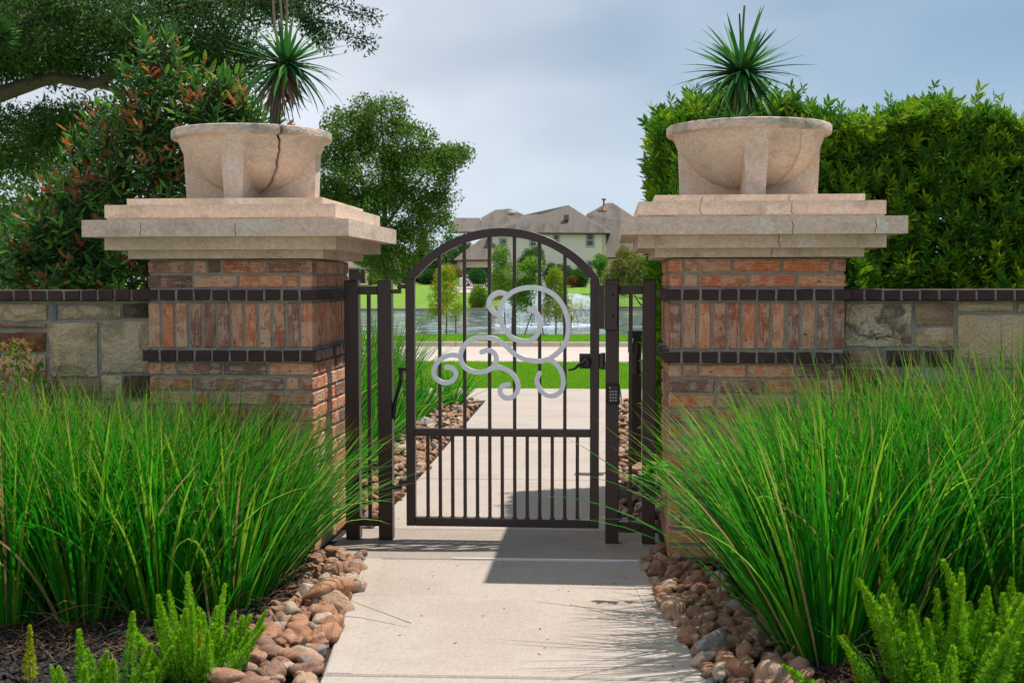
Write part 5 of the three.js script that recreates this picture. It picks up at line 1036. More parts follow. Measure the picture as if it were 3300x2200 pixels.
// ------------------------------------------------------------------ small plants near the wall and piers
{
  const lf = leafShape(0.034, 0.013, 0.15, 0.3, 2), r = rng(970);
  const bush = (name, label, base, n, rad, h, cols, sz = 1, seed = 1, z = 0) => { const o = thing(name, label, 'shrub', base), ms = [], cs = []; const q = rng(seed); for (let i = 0; i < n; i++) { const a = q() * 6.28, e = Math.sqrt(q()), y = q(); const k = Math.sin(Math.PI * Math.min(0.95, y * 0.75 + 0.2)); ms.push(trsDir(V(Math.cos(a) * e * rad * k, h * y, Math.sin(a) * e * rad * k), V(q() - 0.5, q() * 0.8, q() - 0.3), q() * 6.28, sz * (0.7 + 0.7 * q()))); cs.push(cols(q, y)); } instanced(o, 'foliage', lf, leafWhite, ms, cs); for (let i = 0; i < 5; i++) part(o, 'stem', limb([V((q() - 0.5) * 0.06, -0.01, (q() - 0.5) * 0.06), V((q() - 0.5) * rad, h * 0.5, (q() - 0.5) * rad * 0.6), V((q() - 0.5) * rad * 1.4, h * 0.9, (q() - 0.5) * rad)], 0.006, 0.002, 6, 5), M.bark); return o; };
  bush('nandina_shrub', 'airy shrub with pale green and pink young leaves before the rust-block wall', V(D(35, 880, 0.22).x, 0, 0.22), 1700, 0.30, 0.99, (q, y) => q() < (y > 0.6 ? 0.45 : 0.1) ? rgb(0.36, 0.17, 0.09) : rgb(0.08 + 0.1 * q(), 0.21 + 0.07 * q(), 0.02), 1, 971);
  for (let i = 0; i < 6; i++) bush('boxwood_shrub', 'small-leaved green shrub beside the rocks behind the latch panel', V(1.98 + 0.1 * (i % 2), 0, -1.3 - i * 0.95), 620, 0.20, 0.55 + 0.12 * (i % 2), q => rgb(0.06 + 0.09 * q(), 0.17 + 0.07 * q(), 0.014), 0.8, 980 + i).userData.group = 'boxwoods behind the latch panel';
  { // weed leaning out at the pier corner
    const z = 0.62, base = V(1.74, 0, 0.62), o = thing('weed', 'bright green leafy weed leaning past the pier corner at the latch panel', 'weed', base), t = P(2092, 1530, z).sub(base), u = P(2150, 1490, z).sub(base);
    const pts = smoothPath([V(0.05, 0, 0.05), V(0.03, 0.25, 0), u, t], 14); part(o, 'stem', tube(pts, pts.map((_, i) => 0.003 - 0.0001 * i), 5), leafMat(rgb(0.08, 0.2, 0.02)));
    const big = leafShape(0.052, 0.030, 0.12, 0.5, 3), wm = leafMat(rgb(0.075, 0.33, 0.018), { transmission: 0.4 });
    pts.forEach((p, i) => { if (i > 6) for (let k = 0; k < 3; k++) { const m = part(o, 'leaf', big, wm); m.applyMatrix4(trsDir(p, V(-0.6 + (r() - 0.5) * 1.4, (r() - 0.6) * 1.2, 0.4 + r() * 0.6), r() * 2, 0.7 + 0.5 * r())); } });
  }
}
// ------------------------------------------------------------------ verge and bank grass
{
  const r = rng(1200), out = { pos: [], idx: [] };
  for (let i = 0; i < 9; i++) { const a = r() * 6.28, b = V((r() - 0.5) * 0.08, 0, (r() - 0.5) * 0.08), h = 0.028 + 0.026 * r(), l = 0.03 * r(), q = out.pos.length / 3, w = 0.0035; out.pos.push(b.x - w * Math.sin(a), 0, b.z + w * Math.cos(a), b.x + w * Math.sin(a), 0, b.z - w * Math.cos(a), b.x + Math.cos(a) * l, h, b.z + Math.sin(a) * l); out.idx.push(q, q + 1, q + 2); }
  const tuft = fromArrays(out.pos, out.idx), ms = [], cs = [];
  const lay = (n, x0, x1, z0, z1, s) => { for (let i = 0; i < n; i++) { const z = mix(z0, z1, r()), x = mix(x0, x1, r()); ms.push(trs(V(x, groundY(z) - 0.005, z), 0, r() * 6.28, 0, s * (0.7 + 0.6 * r()))); const k = 0.75 + 0.5 * r(), y = r() < 0.15 ? 1.5 : 1; cs.push(rgb(0.20 * k * y, 0.46 * k, 0.016)); } };
  lay(26000, -2.2, 3.2, -12.5, -8.82, 0.95); lay(16000, -3.2, 3.6, -20, -12.5, 1.4); lay(7000, -6, 4.5, -39.8, -29.3, 2.0);
  instanced(null, 'verge_grass', tuft, leafDull, ms, cs, { label: 'mown grass of the verge and pond bank', category: 'grass', kind: 'stuff' });
}

// ------------------------------------------------------------------ saplings, stakes and fountain by the pond
const ZB = -39.2;   // crest of the near bank
function stake(sx0, sy0, sx1, sy1, label, white) {
  const a = P(sx0, sy0, ZB + 0.3), b = P(sx1, sy1, ZB + 0.3), base = V(b.x, groundY(ZB + 0.3) - 0.05, ZB + 0.3), o = thing('tree_stake', label, 'stake', base, 'tree stakes on the pond bank');
  part(o, 'post', tube([V(0, 0, 0), a.clone().sub(base)], 0.022, 7), M.iron);
  if (white) part(o, 'cap', tube([a.clone().sub(base), a.clone().sub(base).add(V(0, 0.2, 0))], 0.026, 8), M.white);
}
{
  const cyp = (sx, sy0, sy1, halfW, label, seed, cols) => {
    const top = P(sx, sy0, ZB), x = P(sx, sy1, ZB).x, base = onGround(x, ZB), h = top.y - base.y, o = thing('cypress_sapling', label, 'sapling', base, 'feathery cypress saplings on the pond bank'), r = rng(seed), ms = [], cs = [];
    part(o, 'trunk', limb([V(0, -0.02, 0), V(0.02, h * 0.5, 0), V(0, h * 0.98, 0)], 0.035, 0.008, 10, 7), M.bark);
    for (let i = 0; i < 46; i++) {
      const t = 0.22 + 0.77 * (i / 46), a = i * 2.4 + r(), L = halfW * (1.05 - 0.85 * Math.pow((t - 0.22) / 0.78, 1.1)) * (0.65 + 0.5 * r()), rise = (0.25 + 0.35 * r()) * L;
      const p0 = V(0, h * t, 0), p1 = V(Math.cos(a) * L, h * t + rise, Math.sin(a) * L);
      if (i % 2 === 0) part(o, 'branch', tube([p0, p1], [0.008, 0.003], 5), M.bark);
      for (let k = 3; k < 9; k += 1.6) { const p = p0.clone().lerp(p1, k / 8.2); p.y -= 0.03 * r(); ms.push(trsDir(p, V(Math.cos(a) + (r() - 0.5), 0.35 + (r() - 0.5) * 0.8, Math.sin(a) + (r() - 0.5)), r() * 6, V(0.52 + 0.3 * r(), 0.6, 0.5 + 0.3 * r()))); cs.push(cols(r)); }
    }
    instanced(o, 'foliage', sprays.feather, leafDull, ms, cs);
  };
  cyp(1438, 866, 1080, 0.86, 'feathery yellow-green cypress sapling with an orange tinge, standing clear of the fountain', 1301, r => r() < 0.25 ? rgb(0.50, 0.36, 0.03) : rgb(0.26 + 0.12 * r(), 0.46 + 0.06 * r(), 0.02));
  cyp(1791, 874, 1080, 0.62, 'sparse feathery cypress sapling in front of the fountain spray', 1302, r => r() < 0.4 ? rgb(0.52, 0.40, 0.03) : rgb(0.28, 0.42, 0.03));
  const b = onGround(P(1651, 1080, ZB).x, ZB), q = (x, y) => P(x, y, ZB), B = (x, y, rx, ry) => [q(x, y), V(rx, ry, rx)];
  fullTree('maple_sapling', 'loose leafy staked sapling on the pond bank behind the scroll ornament', 'sapling', b, [[[b, q(1652, 1000), q(1656, 900), q(1640, 815)], 0.04, 0.012], [[q(1653, 980), q(1690, 930), q(1715, 880)], 0.02, 0.006], [[q(1655, 940), q(1620, 900), q(1600, 860)], 0.015, 0.005]],
    [B(1612, 820, 0.20, 0.30), B(1625, 880, 0.36, 0.30), B(1690, 880, 0.40, 0.42), B(1705, 925, 0.40, 0.30), B(1660, 940, 0.40, 0.3), B(1600, 905, 0.25, 0.22), B(1680, 975, 0.30, 0.24), B(1720, 850, 0.22, 0.2)], 1000, sprays.elm, 1.15, tint([0.10, 0.26, 0.02], [0.28, 0.44, 0.06], 0.5), 1310, { inner: 0.1, gap: 0.36, gf: 3 });
  stake(1626, 1008, 1630, 1080, 'dark stake with white tip on the pond bank left of the leafy sapling trunk', true);
  stake(1714, 1008, 1687, 1081, 'long dark stake leaning towards the leafy sapling');
  stake(1745, 1040, 1753, 1081, 'short dark stake between the leafy sapling and the sparse cypress');
  stake(1468, 1018, 1469, 1081, 'upright dark stake with white tip beside the orange-tinged cypress', true);
  stake(1842, 1016, 1838, 1081, 'dark stake beside the sparse cypress');
  const w0 = P(1662, 987, ZB), w1 = P(1714, 1014, ZB + 0.3); single('guy_wire', tube([V(0, 0, 0), w1.sub(w0)], 0.007, 5), M.iron, 'thin guy strap between the leafy sapling and its leaning stake', 'guy strap', undefined, w0);
  const fz = -72.5, f = V(P(1757, 1040, fz).x, -1.6, fz), o = thing('fountain', 'white fountain spraying a broad dome of water in the pond', 'fountain', f), r = rng(1400), ms = [];
  const drop = new THREE.TetrahedronGeometry(0.042, 0);
  for (let i = 0; i < 46000; i++) {
    const jet = Math.floor(r() * 54), a = jet * 2.39996 + (r() - 0.5) * 0.06, el = mix(0.95, 1.44, ((jet * 0.618) % 1)) + (r() - 0.5) * 0.03, v = 6.6 + 0.7 * ((jet * 0.377) % 1) + 0.25 * r(), tm = 2 * v * Math.sin(el) / 9.81, t = tm * Math.pow(r(), 0.85), s = v * Math.cos(el) * t * (0.85 + 0.1 * r()), y = v * Math.sin(el) * t - 4.9 * t * t; if (y < 0) continue;
    const k = 1 + t * 0.5; ms.push(trs(V(Math.cos(a) * s + (r() - 0.5) * 0.10 * k, y + (r() - 0.5) * 0.1 * k, Math.sin(a) * s + (r() - 0.5) * 0.1 * k), r() * 6, r() * 6, 0, 0.3 + 0.75 * r() * r()));
  }
  for (let i = 0; i < 5200; i++) { const a = r() * 6.283, s = 1.9 + 0.7 * r(); ms.push(trs(V(Math.cos(a) * s * 1.25, 0.01 + 0.09 * r() * r(), Math.sin(a) * s * 1.25), r() * 6, r() * 6, 0, 0.5 + r())); }
  instanced(o, 'spray', drop, M.spray, ms);
  part(o, 'float', new THREE.CylinderGeometry(0.35, 0.4, 0.16, 20).translate(0, 0.02, 0), M.blackMatt);
  const jet = part(o, 'nozzle_jet', new THREE.LatheGeometry([[0.03, 0.1], [0.10, 0.5], [0.22, 1.0], [0.34, 1.45]].map(([x, y]) => new THREE.Vector2(x, y)), 20), new THREE.MeshPhysicalMaterial({ color: rgb(0.9, 0.94, 0.96), roughness: 1, transmission: 0.5, thickness: 0, side: THREE.DoubleSide }));
}
// ------------------------------------------------------------------ far bank: fence, shrubs, trees
{
  const z = -114.6, y0 = groundY(-114.6), o = thing('iron_fence', 'black iron picket fence along the far bank of the pond', 'fence', V(4, y0, z)), x0 = P(1560, 1000, z).x - 4, x1 = P(2700, 1000, z).x - 4, list = [];
  const hgt = 1.25; for (let x = x0; x < x1; x += 0.14) list.push(new THREE.BoxGeometry(0.028, hgt - 0.15, 0.028).translate(x, hgt / 2, 0));
  part(o, 'pickets', merge(list), M.iron).userData.kind = 'stuff';
  for (let x = x0; x < x1; x += 2.4) part(o, 'post', new THREE.BoxGeometry(0.07, hgt + 0.05, 0.07).translate(x, hgt / 2, 0), M.iron);
  for (const y of [0.1, hgt - 0.2, hgt - 0.03]) part(o, 'rail', new THREE.BoxGeometry(x1 - x0, 0.05, 0.045).translate((x0 + x1) / 2, y, 0), M.iron);
  const far = (name, label, cat, sx, sy0, sy1, hw, z, n, col, seed, opt = {}) => {   // ball-like shrub or tree between two photo heights
    const t = P(sx, sy0, z), x = t.x, gy = groundY(z), base = V(x, gy, z), lo = sy1 === null ? gy : P(sx, sy1, z).y, rx = hw * (z - spot.position.z) / -FPX, ry = (t.y - lo) / 2, c = V(x, lo + ry, z);
    const bl = opt.blobs ? opt.blobs(c, rx, ry) : [[c, V(rx, ry, rx)]];
    return fullTree(name, label, cat, base, [[[V(x, gy - 0.1, z), V(x + 0.1, (gy + c.y) / 2, z), c], opt.tr || 0.12, 0.05]], bl, n, sprays.far, opt.s || 0.42, col, seed, { inner: 0.2, gap: opt.gap || 0, gf: 0.8, ...opt });
  };
  const dk = tint([0.035, 0.12, 0.018], [0.09, 0.21, 0.025]), md = tint([0.08, 0.23, 0.02], [0.18, 0.36, 0.03]), yl = tint([0.26, 0.36, 0.02], [0.42, 0.48, 0.03]);
  const lumpy = k => (c, rx, ry) => { const r = rng(k), l = [[c, V(rx * 0.7, ry * 0.75, rx * 0.7)]]; for (let i = 0; i < 9; i++) { const a = r() * 6.28, e = r() * 2 - 0.8; l.push([V(c.x + Math.cos(a) * rx * 0.6, c.y + e * ry * 0.55, c.z + Math.sin(a) * rx * 0.5), V(rx * 0.42, ry * 0.40, rx * 0.42)]); } return l; };
  far('flowering_bush', 'yellow-flowered round bush on the far bank near the fence', 'bush', 1541, 924, 998, 27, -115.4, 420, r => r() < 0.12 ? rgb(0.6, 0.42, 0.03) : md(r), 1501, { s: 0.30 });
  far('clipped_bush', 'dark green clipped bush before the dark garage door', 'bush', 1540, 868, 914, 28, -143, 420, tint([0.02, 0.11, 0.02], [0.05, 0.17, 0.03]), 1502, { s: 0.34 });
  far('magnolia_tree', 'dark glossy magnolia before the large pale house', 'tree', 1720, 797, 880, 46, -147, 1300, r => r() < 0.12 ? rgb(0.22, 0.14, 0.04) : dk(r), 1503, { blobs: lumpy(3), s: 0.42, tr: 0.16 });
  far('hydrangea_bush', 'wide domed bush against the large pale house', 'bush', 1803, 853, 915, 52, -149, 800, tint([0.03, 0.11, 0.03], [0.09, 0.2, 0.06]), 1504, { s: 0.36 });
  far('round_bush', 'dark round bush at the corner of the large pale house', 'bush', 1868, 872, 922, 25, -146, 460, dk, 1505, { s: 0.34 });
  far('rose_bush', 'small bush with red blooms between the domed and the dark round bush', 'bush', 1846, 892, 918, 13, -145, 150, r => r() < 0.35 ? rgb(0.5, 0.03, 0.03) : dk(r), 1506, { s: 0.3 });
  far('slim_sapling', 'slim green sapling before the pale house beside its porch', 'sapling', 1932, 818, 912, 22, -135, 260, md, 1507, { gap: 0.42, s: 0.34, blobs: (c, rx, ry) => [[V(c.x, c.y + ry * 0.5, c.z), V(rx, ry * 0.4, rx)], [V(c.x + 0.3, c.y - ry * 0.2, c.z), V(rx * 0.7, ry * 0.5, rx * 0.6)]] });
  far('pink_crape_myrtle', 'crape myrtle with pink blooms near the dark garage', 'tree', 1452, 850, 910, 42, -150, 700, r => r() < 0.33 ? rgb(0.52, 0.16, 0.17) : md(r), 1508, { blobs: lumpy(5), s: 0.36 });
  far('white_crape_myrtle', 'crape myrtle speckled with white blooms between the two houses', 'tree', 1425, 800, 905, 56, -158, 1300, r => r() < 0.18 ? rgb(0.55, 0.52, 0.40) : dk(r), 1509, { blobs: lumpy(6), s: 0.42 });
  far('conifer', 'tall dark conifer at the edge of the house with the arched entry', 'tree', 1362, 740, 912, 38, -160, 900, tint([0.015, 0.05, 0.02], [0.04, 0.10, 0.03]), 1510, { s: 0.45, blobs: (c, rx, ry) => [0, 1, 2, 3, 4].map(i => [V(c.x, c.y - ry * 0.7 + ry * 0.38 * i, c.z), V(rx * (1 - i * 0.19), ry * 0.3, rx * (1 - i * 0.19))]) });
  far('clipped_bush', 'dark low hedge bush beside the arched entry house', 'bush', 1384, 872, 916, 30, -151, 420, tint([0.02, 0.09, 0.02], [0.05, 0.15, 0.03]), 1511, { s: 0.34 });
  far('backyard_tree', 'tree rising behind the low garage roof', 'tree', 1468, 735, 900, 46, -176, 900, dk, 1512, { blobs: lumpy(7), s: 0.5 });
  far('golden_bush', 'yellow-green rounded bush by the slender front-yard tree', 'bush', 1203, 880, 914, 19, -160, 300, yl, 1513, { s: 0.3 });
  far('cypress_column', 'dark narrow evergreen before the brown board fence', 'tree', 1264, 852, 914, 12, -162, 260, tint([0.012, 0.07, 0.03], [0.03, 0.12, 0.05]), 1514, { s: 0.3, blobs: (c, rx, ry) => [[V(c.x, c.y - ry * 0.2, c.z), V(rx, ry * 0.8, rx)], [V(c.x, c.y + ry * 0.5, c.z), V(rx * 0.6, ry * 0.5, rx * 0.6)]] });
  { const zz = -150, q = (x, y) => P(x, y, zz), b = onGround(q(1192, 914).x, zz); fullTree('yard_tree', 'slender-trunked green tree before the white house', 'tree', b, [[[b, q(1194, 890), q(1199, 850)], 0.26, 0.15], [[q(1199, 855), q(1180, 825)], 0.12, 0.05], [[q(1199, 855), q(1225, 820)], 0.12, 0.05]], [[q(1185, 820), V(1.7, 1.2, 1.5)], [q(1212, 806), V(1.7, 1.1, 1.5)], [q(1240, 838), V(0.9, 0.6, 0.9)], [q(1160, 838), V(0.9, 0.6, 0.9)], [q(1232, 800), V(1.0, 0.9, 1)]], 1000, sprays.far, 0.42, md, 1520, { gap: 0.34, gf: 0.9, inner: 0.1 }); }
  // crape myrtle at the water with russet seed heads
  { const zz = -116, q = (x, y) => P(x, y, zz), b = onGround(q(2078, 1000).x, zz), B = (x, y, rx, ry) => [q(x, y), V(rx, ry, rx)];
    fullTree('russet_crape_myrtle', 'broad crape myrtle with russet seed heads on the far bank behind the latch panel', 'tree', b, [[[b, q(2060, 975), q(2040, 940)], 0.10, 0.05], [[b, q(2085, 970), q(2090, 930)], 0.09, 0.05], [[b, q(2105, 975), q(2130, 940)], 0.08, 0.04]],
      [B(1985, 880, 1.1, 0.9), B(2040, 850, 1.5, 1.2), B(2095, 860, 1.5, 1.3), B(2030, 920, 1.6, 0.9), B(2100, 920, 1.5, 0.9), B(2150, 880, 1.4, 1.3), B(2010, 815, 0.7, 0.7), B(1965, 905, 0.8, 0.5)], 2200, sprays.far, 0.30, r => r() < 0.34 ? rgb(0.52, 0.26, 0.12) : r() < 0.5 ? rgb(0.24, 0.36, 0.04) : rgb(0.11, 0.26, 0.03), 1530, { gap: 0.36, gf: 0.9, inner: 0.1 }); }
  // trees standing behind the houses and to the sides
  const rr = rng(1600), spots = [[-40, -70], [-34, -95], [-55, -120], [-75, -140], [-95, -150], [-60, -190], [60, -150], [85, -140], [75, -190], [100, -120], [45, -200], [-30, -60]];
  spots.forEach(([x, z], i) => { const b = onGround(x, z), h = 6 + 3 * rr(), c = V(x, b.y + h * 0.62, z); fullTree('shade_tree', ['broad shade tree far beyond the rust-block wall', 'broad shade tree far beyond the hedge'][x > 0 ? 1 : 0], 'tree', b, [[[b, V(x + 0.2, b.y + h * 0.4, z), c], 0.3, 0.1]], lumpy(20 + i)(c, h * 0.42, h * 0.42), 900, sprays.far, 0.7, dk, 1610 + i, { gap: 0.3, gf: 0.5, group: x > 0 ? 'shade trees beyond the hedge' : 'shade trees beyond the rust-block wall' }); });
}
// ------------------------------------------------------------------ houses across the pond
function poly(pts) { const pos = pts.flatMap(p => [p.x, p.y, p.z]), idx = []; for (let i = 1; i < pts.length - 1; i++) idx.push(0, i, i + 1); return boxUV(fromArrays(pos, idx)); }
function roof(parent, faces, name = 'roof') {   // faces of 3-D points, given a thickness by a soffit below
  const list = faces.map(f => poly(f)), low = faces.map(f => poly(f.map(p => V(p.x, p.y - 0.22, p.z)).reverse()));
  const edge = []; faces.forEach(f => f.forEach((p, i) => { const q = f[(i + 1) % f.length]; edge.push(poly([p, q, V(q.x, q.y - 0.22, q.z), V(p.x, p.y - 0.22, p.z)])); }));
  const o = part(parent, name, merge(list), M.shingle); part(o, 'eave', merge([...low, ...edge]), M.gutter); return o;
}
function wallWithOpenings(parent, x0, x1, y0, y1, z, openings, mat, depth = 0.35) {
  const s = new THREE.Shape([new THREE.Vector2(x0, y0), new THREE.Vector2(x1, y0), new THREE.Vector2(x1, y1), new THREE.Vector2(x0, y1)]);
  for (const w of openings) { const h = new THREE.Path(); h.moveTo(w.x0, w.y0); h.lineTo(w.x1, w.y0); if (w.arch) { h.lineTo(w.x1, w.y1 - w.arch); h.quadraticCurveTo((w.x0 + w.x1) / 2, w.y1 + w.arch, w.x0, w.y1 - w.arch); } else { h.lineTo(w.x1, w.y1); h.lineTo(w.x0, w.y1); } h.closePath(); s.holes.push(h); }
  const g = new THREE.ExtrudeGeometry(s, { depth, bevelEnabled: false }); g.translate(0, 0, z - depth); const o = part(parent, 'wall', boxUV(g), mat);
  for (const w of openings) {
    if (w.kind === 'window') {
      const f = part(parent, 'window', merge([box(w.x0 - 0.14, w.x1 + 0.14, w.y1, w.y1 + 0.14, z, z + 0.06), box(w.x0 - 0.14, w.x1 + 0.14, w.y0 - 0.18, w.y0, z, z + 0.09), box(w.x0 - 0.14, w.x0, w.y0, w.y1, z, z + 0.06), box(w.x1, w.x1 + 0.14, w.y0, w.y1, z, z + 0.06)]), M.trim);
      const fr = 0.06, my = (w.y0 + w.y1) / 2; part(f, 'sash', merge([box(w.x0, w.x0 + fr, w.y0, w.y1, z - 0.14, z - 0.06), box(w.x1 - fr, w.x1, w.y0, w.y1, z - 0.14, z - 0.06), box(w.x0 + fr, w.x1 - fr, my - fr / 2, my + fr / 2, z - 0.14, z - 0.06), box(w.x0 + fr, w.x1 - fr, w.y0, w.y0 + fr, z - 0.14, z - 0.06), box(w.x0 + fr, w.x1 - fr, w.y1 - fr, w.y1, z - 0.14, z - 0.06)]), M.white);
      part(f, 'pane', box(w.x0 + fr, w.x1 - fr, w.y0 + fr, my - fr / 2, z - 0.12, z - 0.10), M.glass); part(f, 'pane', box(w.x0 + fr, w.x1 - fr, my + fr / 2, w.y1 - fr, z - 0.12, z - 0.10), M.glass);
    } else if (w.kind === 'garage') { const d = part(parent, 'garage_door', box(w.x0 + 0.02, w.x1 - 0.02, w.y0, w.y1 - 0.02, z - 0.34, z - 0.28), M.garage); for (let i = 1; i < 4; i++) part(d, 'panel_rib', box(w.x0 + 0.05, w.x1 - 0.05, mix(w.y0, w.y1, i / 4) - 0.02, mix(w.y0, w.y1, i / 4) + 0.02, z - 0.28, z - 0.265), M.garage); } else part(parent, 'porch_recess', merge([box(w.x0, w.x1, w.y0, w.y1 + 0.4, z - 2.6, z - 2.4)]), M.garage);
  }
  return o;
}
{
  const zh = -155, ground = 0.75, base = V(P(1800, 914, zh).x, ground, zh), o = thing('house', 'large two-storey pale stucco house with brown hip roofs across the pond', 'house', base);
  const h = (x, y, dz = 0) => P(1400 + 0.34014 * x, 600 + 0.34014 * y, zh - dz).sub(base);
  const W = (x0, y0, x1, y1, kind, arch, dz = 0) => { const a = h(x0, y1, dz), b = h(x1, y0, dz); return { x0: a.x, x1: b.x, y0: kind === 'window' ? a.y : Math.min(a.y, 0), y1: b.y, kind, arch }; };
  { const a = h(548, 440), b = h(1590, 440); wallWithOpenings(o, a.x, b.x, -0.3, a.y + 0.05, 0, [W(1442, 452, 1508, 566, 'window'), W(1132, 455, 1180, 560, 'window'), W(908, 495, 968, 566, 'window'), W(1452, 712, 1500, 800, 'window'), W(1356, 750, 1404, 820, 'window'), W(620, 500, 680, 590, 'window')], M.stucco); part(o, 'wall', box(a.x, b.x, -0.3, a.y, -11, -0.5), M.stucco); const c = h(1625, 440, 1); part(o, 'wall', box(b.x + 0.01, c.x, -0.3, c.y, -9, -0.8), M.stuccoWarm); }
  { const a = h(215, 700, -2), b = h(547, 700, -2); wallWithOpenings(o, a.x, b.x, -0.3, a.y + 0.1, 2, [W(275, 768, 540, 900, 'garage', 0, -2)], M.stuccoWarm); part(o, 'wall', box(a.x, b.x, -0.3, a.y, -8, 1.6), M.stuccoWarm); }
  { const a = h(1628, 675, 3), b = h(2300, 675, 3); wallWithOpenings(o, a.x, b.x, -0.3, a.y + 0.1, -3, [W(1660, 700, 1800, 880, 'porch', 0.35, 3), W(1900, 720, 1960, 830, 'window', 0, 3)], M.stuccoWarm); part(o, 'wall', box(a.x, b.x, -0.3, a.y, -9, -5.8), M.stuccoWarm); }
  roof(o, [[h(520, 437, -0.6), h(1668, 441, -0.6), h(1270, 178, 5), h(1090, 266, 4.5), h(860, 268, 4.5)], [h(1668, 441, -0.6), h(1668, 428, 11), h(1270, 178, 5)], [h(520, 437, -0.6), h(860, 268, 4.5), h(520, 424, 11)], [h(860, 268, 4.5), h(1090, 266, 4.5), h(1270, 178, 5), h(1668, 428, 11), h(520, 424, 11)]]);
  roof(o, [[h(430, 440, 6), h(840, 440, 6), h(850, 270, 11), h(722, 212, 13), h(578, 222, 13), h(440, 300, 10)], [h(440, 300, 10), h(578, 222, 13), h(440, 400, 20)], [h(850, 270, 11), h(850, 400, 20), h(722, 212, 13)]]);
  roof(o, [[h(120, 430, 6), h(470, 430, 6), h(428, 299, 11), h(190, 298, 11)], [h(120, 430, 6), h(190, 298, 11), h(120, 430, 16)]]);
  roof(o, [[h(180, 697, -3), h(574, 692, -3), h(574, 470, 1.5), h(480, 470, 1.5), h(395, 560, 0)], [h(180, 697, -3), h(395, 560, 0), h(480, 470, 1.5), h(180, 690, 6)]]);
  const rc = roof(o, [[h(1440, 265, 9), h(1636, 157, 13), h(1692, 157, 13), h(1892, 290, 9), h(2300, 420, 6), h(2320, 672, 2.2), h(1578, 672, 2.2), h(1600, 430, 6)], [h(1440, 265, 9), h(1636, 157, 13), h(1440, 300, 18)], [h(1892, 290, 9), h(1892, 320, 18), h(1692, 157, 13)]]);
  { const a = h(1605, 205, 10.5), b = h(1606, 124, 10.5); part(rc, 'vent_pipe', tube([a, b], 0.12, 8), M.gutter); part(rc, 'vent_cap', box(b.x - 0.28, b.x + 0.28, b.y - 0.1, b.y + 0.1, b.z - 0.2, b.z + 0.2), M.gutter); part(rc, 'flashing', new THREE.ConeGeometry(0.5, 0.9, 8).translate(a.x, a.y + 0.05, a.z), M.copper); const c = h(1250, 295, 1.6); part(o, 'roof_vent', box(c.x - 0.35, c.x + 0.35, c.y - 0.35, c.y + 0.35, c.z - 0.3, c.z + 0.3), M.copper); const d = h(735, 255, 11.5); part(o, 'roof_vent', new THREE.SphereGeometry(0.6, 12, 8).scale(1, 0.7, 1).translate(d.x, d.y, d.z), M.trim); }
}
{
  const zh = -178, ground = 0.9, base = V(P(1240, 914, zh).x, ground, zh), o = thing('house', 'white two-storey house with an arched gabled entry and dark garage across the pond', 'house', base);
  const h = (x, y, dz = 0) => P(1100 + 0.1913 * x, 780 + 0.1913 * y, zh - dz).sub(base);
  const W = (x0, y0, x1, y1, kind, arch, dz = 0) => { const a = h(x0, y1, dz), b = h(x1, y0, dz); return { x0: a.x, x1: b.x, y0: kind === 'window' ? a.y : Math.min(a.y, 0), y1: b.y, kind, arch }; };
  { const a = h(-900, 50), b = h(960, 50); wallWithOpenings(o, a.x, b.x, -0.3, a.y, 0, [W(730, 440, 750, 560, 'window'), W(858, 410, 882, 540, 'window')], M.stucco); part(o, 'wall', box(a.x, b.x, -0.3, a.y - 0.02, -10, -0.5), M.stucco); }
  { const a = h(-300, 400, -2), b = h(470, 400, -2); wallWithOpenings(o, a.x, b.x, -0.3, a.y + 0.4, 2, [W(120, 448, 400, 700, 'garage', 0, -2)], M.stuccoWarm); part(o, 'wall', box(a.x, b.x, -0.3, a.y + 0.35, 0.1, 1.6), M.stuccoWarm); roof(o, [[h(-330, 410, -2.8), h(500, 460, -2.8), h(480, 430, -0.1), h(120, 395, -0.1), h(-330, 395, -0.1)]]); }
  { const a = h(960, 320, -2), b = h(1200, 320, -2); wallWithOpenings(o, a.x, b.x, -0.3, a.y, 2, [W(1000, 420, 1170, 720, 'porch', 0.3, -2)], M.stuccoWarm); part(o, 'wall', box(a.x, a.x + 0.4, -0.3, a.y, -3, 1.6), M.stuccoWarm); part(o, 'wall', box(b.x - 0.4, b.x, -0.3, a.y, -3, 1.6), M.stuccoWarm);
    const g = new THREE.ExtrudeGeometry(new THREE.Shape([[a.x, a.y], [b.x, a.y], [(a.x + b.x) / 2, h(1075, 150, -2).y]].map(p => new THREE.Vector2(...p))), { depth: 0.3, bevelEnabled: false }); g.translate(0, 0, 1.68); part(o, 'gable', boxUV(g), M.stuccoWarm);
    const t = h(1075, 128, -2.4), l = h(915, 325, -2.4), q = h(1235, 325, -2.4); roof(o, [[l, t, V(t.x, t.y, -4), V(l.x, l.y, -4)], [t, q, V(q.x, q.y, -4), V(t.x, t.y, -4)]]); for (const [m, n] of [[l, t], [t, q]]) part(o, 'gable_trim', tube([m.clone().add(V(0, -0.2, 0.1)), n.clone().add(V(0, -0.2, 0.1))], 0.16, 4), M.white); }
  { const a = h(1200, 560), b = h(1330, 560); part(o, 'wall', box(a.x + 0.02, b.x, -0.3, a.y, -6, 0), M.stuccoWarm); part(o, 'window', box(h(958, 120).x + 0.02, h(1000, 120).x + 0.6, h(958, 215).y, h(958, 120).y, -0.2, 0.05), M.glass); }
  roof(o, [[h(-950, 55, -0.8), h(1000, 55, -0.8), h(700, -330, 6), h(-700, -330, 6)], [h(1000, 55, -0.8), h(1000, 55, 12), h(700, -330, 6)]]);
}
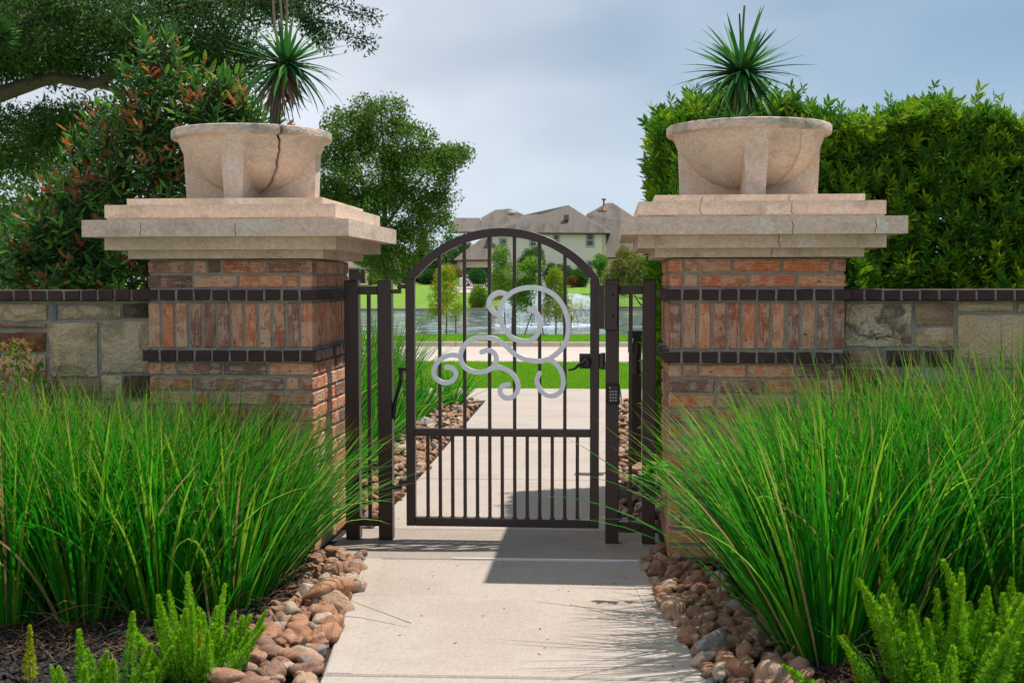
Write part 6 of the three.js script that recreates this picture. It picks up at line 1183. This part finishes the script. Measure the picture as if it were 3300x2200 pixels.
{ // board fences and the drive
  const fence = (label, sx0, sx1, sy0, sy1, z, mat, turn = 0) => { const a = P(sx0, sy0, z), b = P(sx1, sy0, z), y1 = P(sx0, sy1, z).y, gy = Math.min(groundY(z), y1), o = thing('board_fence', label, 'fence', V(a.x, gy, z)), n = Math.max(3, Math.round((b.x - a.x) / 0.16)); for (let i = 0; i < n; i++) { const w = (b.x - a.x) / n; part(o, 'board', box(i * w, (i + 1) * w - 0.015, 0, a.y - gy + (i % 2) * 0.015, -0.02 + turn * i * w, 0.02 + turn * i * w, 0.004), mat); } part(o, 'rail', box(0, b.x - a.x, 0.4, 0.5, -0.10, -0.03), mat).rotation.y = -Math.atan(turn); };
  fence('brown board fence between the white house and its arched entry', 1216, 1256, 876, 913, -172, M.wood);
  fence('weathered grey board fence piece beside the arched entry', 1272, 1284, 879, 913, -172, M.woodGrey);
  fence('reddish board fence running down the far bank beside the leafy sapling', 1583, 1650, 884, 940, -126, M.woodRed, -0.8);
  // parked car in the drive, mostly hidden by the bushes
  const z = -147.5, c = P(1538, 905, z), o = thing('parked_car', 'white car parked in the drive behind the clipped bush', 'car', V(c.x, groundY(z), z));
  const side = new THREE.Shape([[-2.1, 0.35], [2.1, 0.35], [2.15, 0.75], [1.9, 0.95], [1.05, 1.02], [0.4, 1.48], [-0.9, 1.52], [-1.7, 1.05], [-2.1, 0.95]].map(p => new THREE.Vector2(...p)));
  const g = new THREE.ExtrudeGeometry(side, { depth: 1.6, bevelEnabled: true, bevelThickness: 0.08, bevelSize: 0.08, bevelSegments: 2 }); g.translate(0, 0, -0.8); part(o, 'body', boxUV(g), M.white);
  const win = new THREE.Shape([[-1.5, 1.02], [0.95, 1.02], [0.4, 1.4], [-0.85, 1.44]].map(p => new THREE.Vector2(...p))), wg = new THREE.ExtrudeGeometry(win, { depth: 1.79, bevelEnabled: false }); wg.translate(0, 0, -0.895); part(o, 'window', boxUV(wg), M.glass);
  for (const x of [-1.3, 1.35]) for (const zz of [-0.78, 0.78]) { const w = part(o, 'wheel', turned(new THREE.CylinderGeometry(0.34, 0.34, 0.22, 20), Math.PI / 2, 0, 0, x, 0.33, zz), M.blackMatt); part(w, 'rim', turned(new THREE.CylinderGeometry(0.2, 0.2, 0.24, 16), Math.PI / 2, 0, 0, x, 0.33, zz), M.alu); }
  for (const zz of [-0.6, 0.6]) part(o, 'headlight', box(2.12, 2.2, 0.68, 0.82, zz - 0.18, zz + 0.18), M.button);
}

renderer.render(scene, camera);
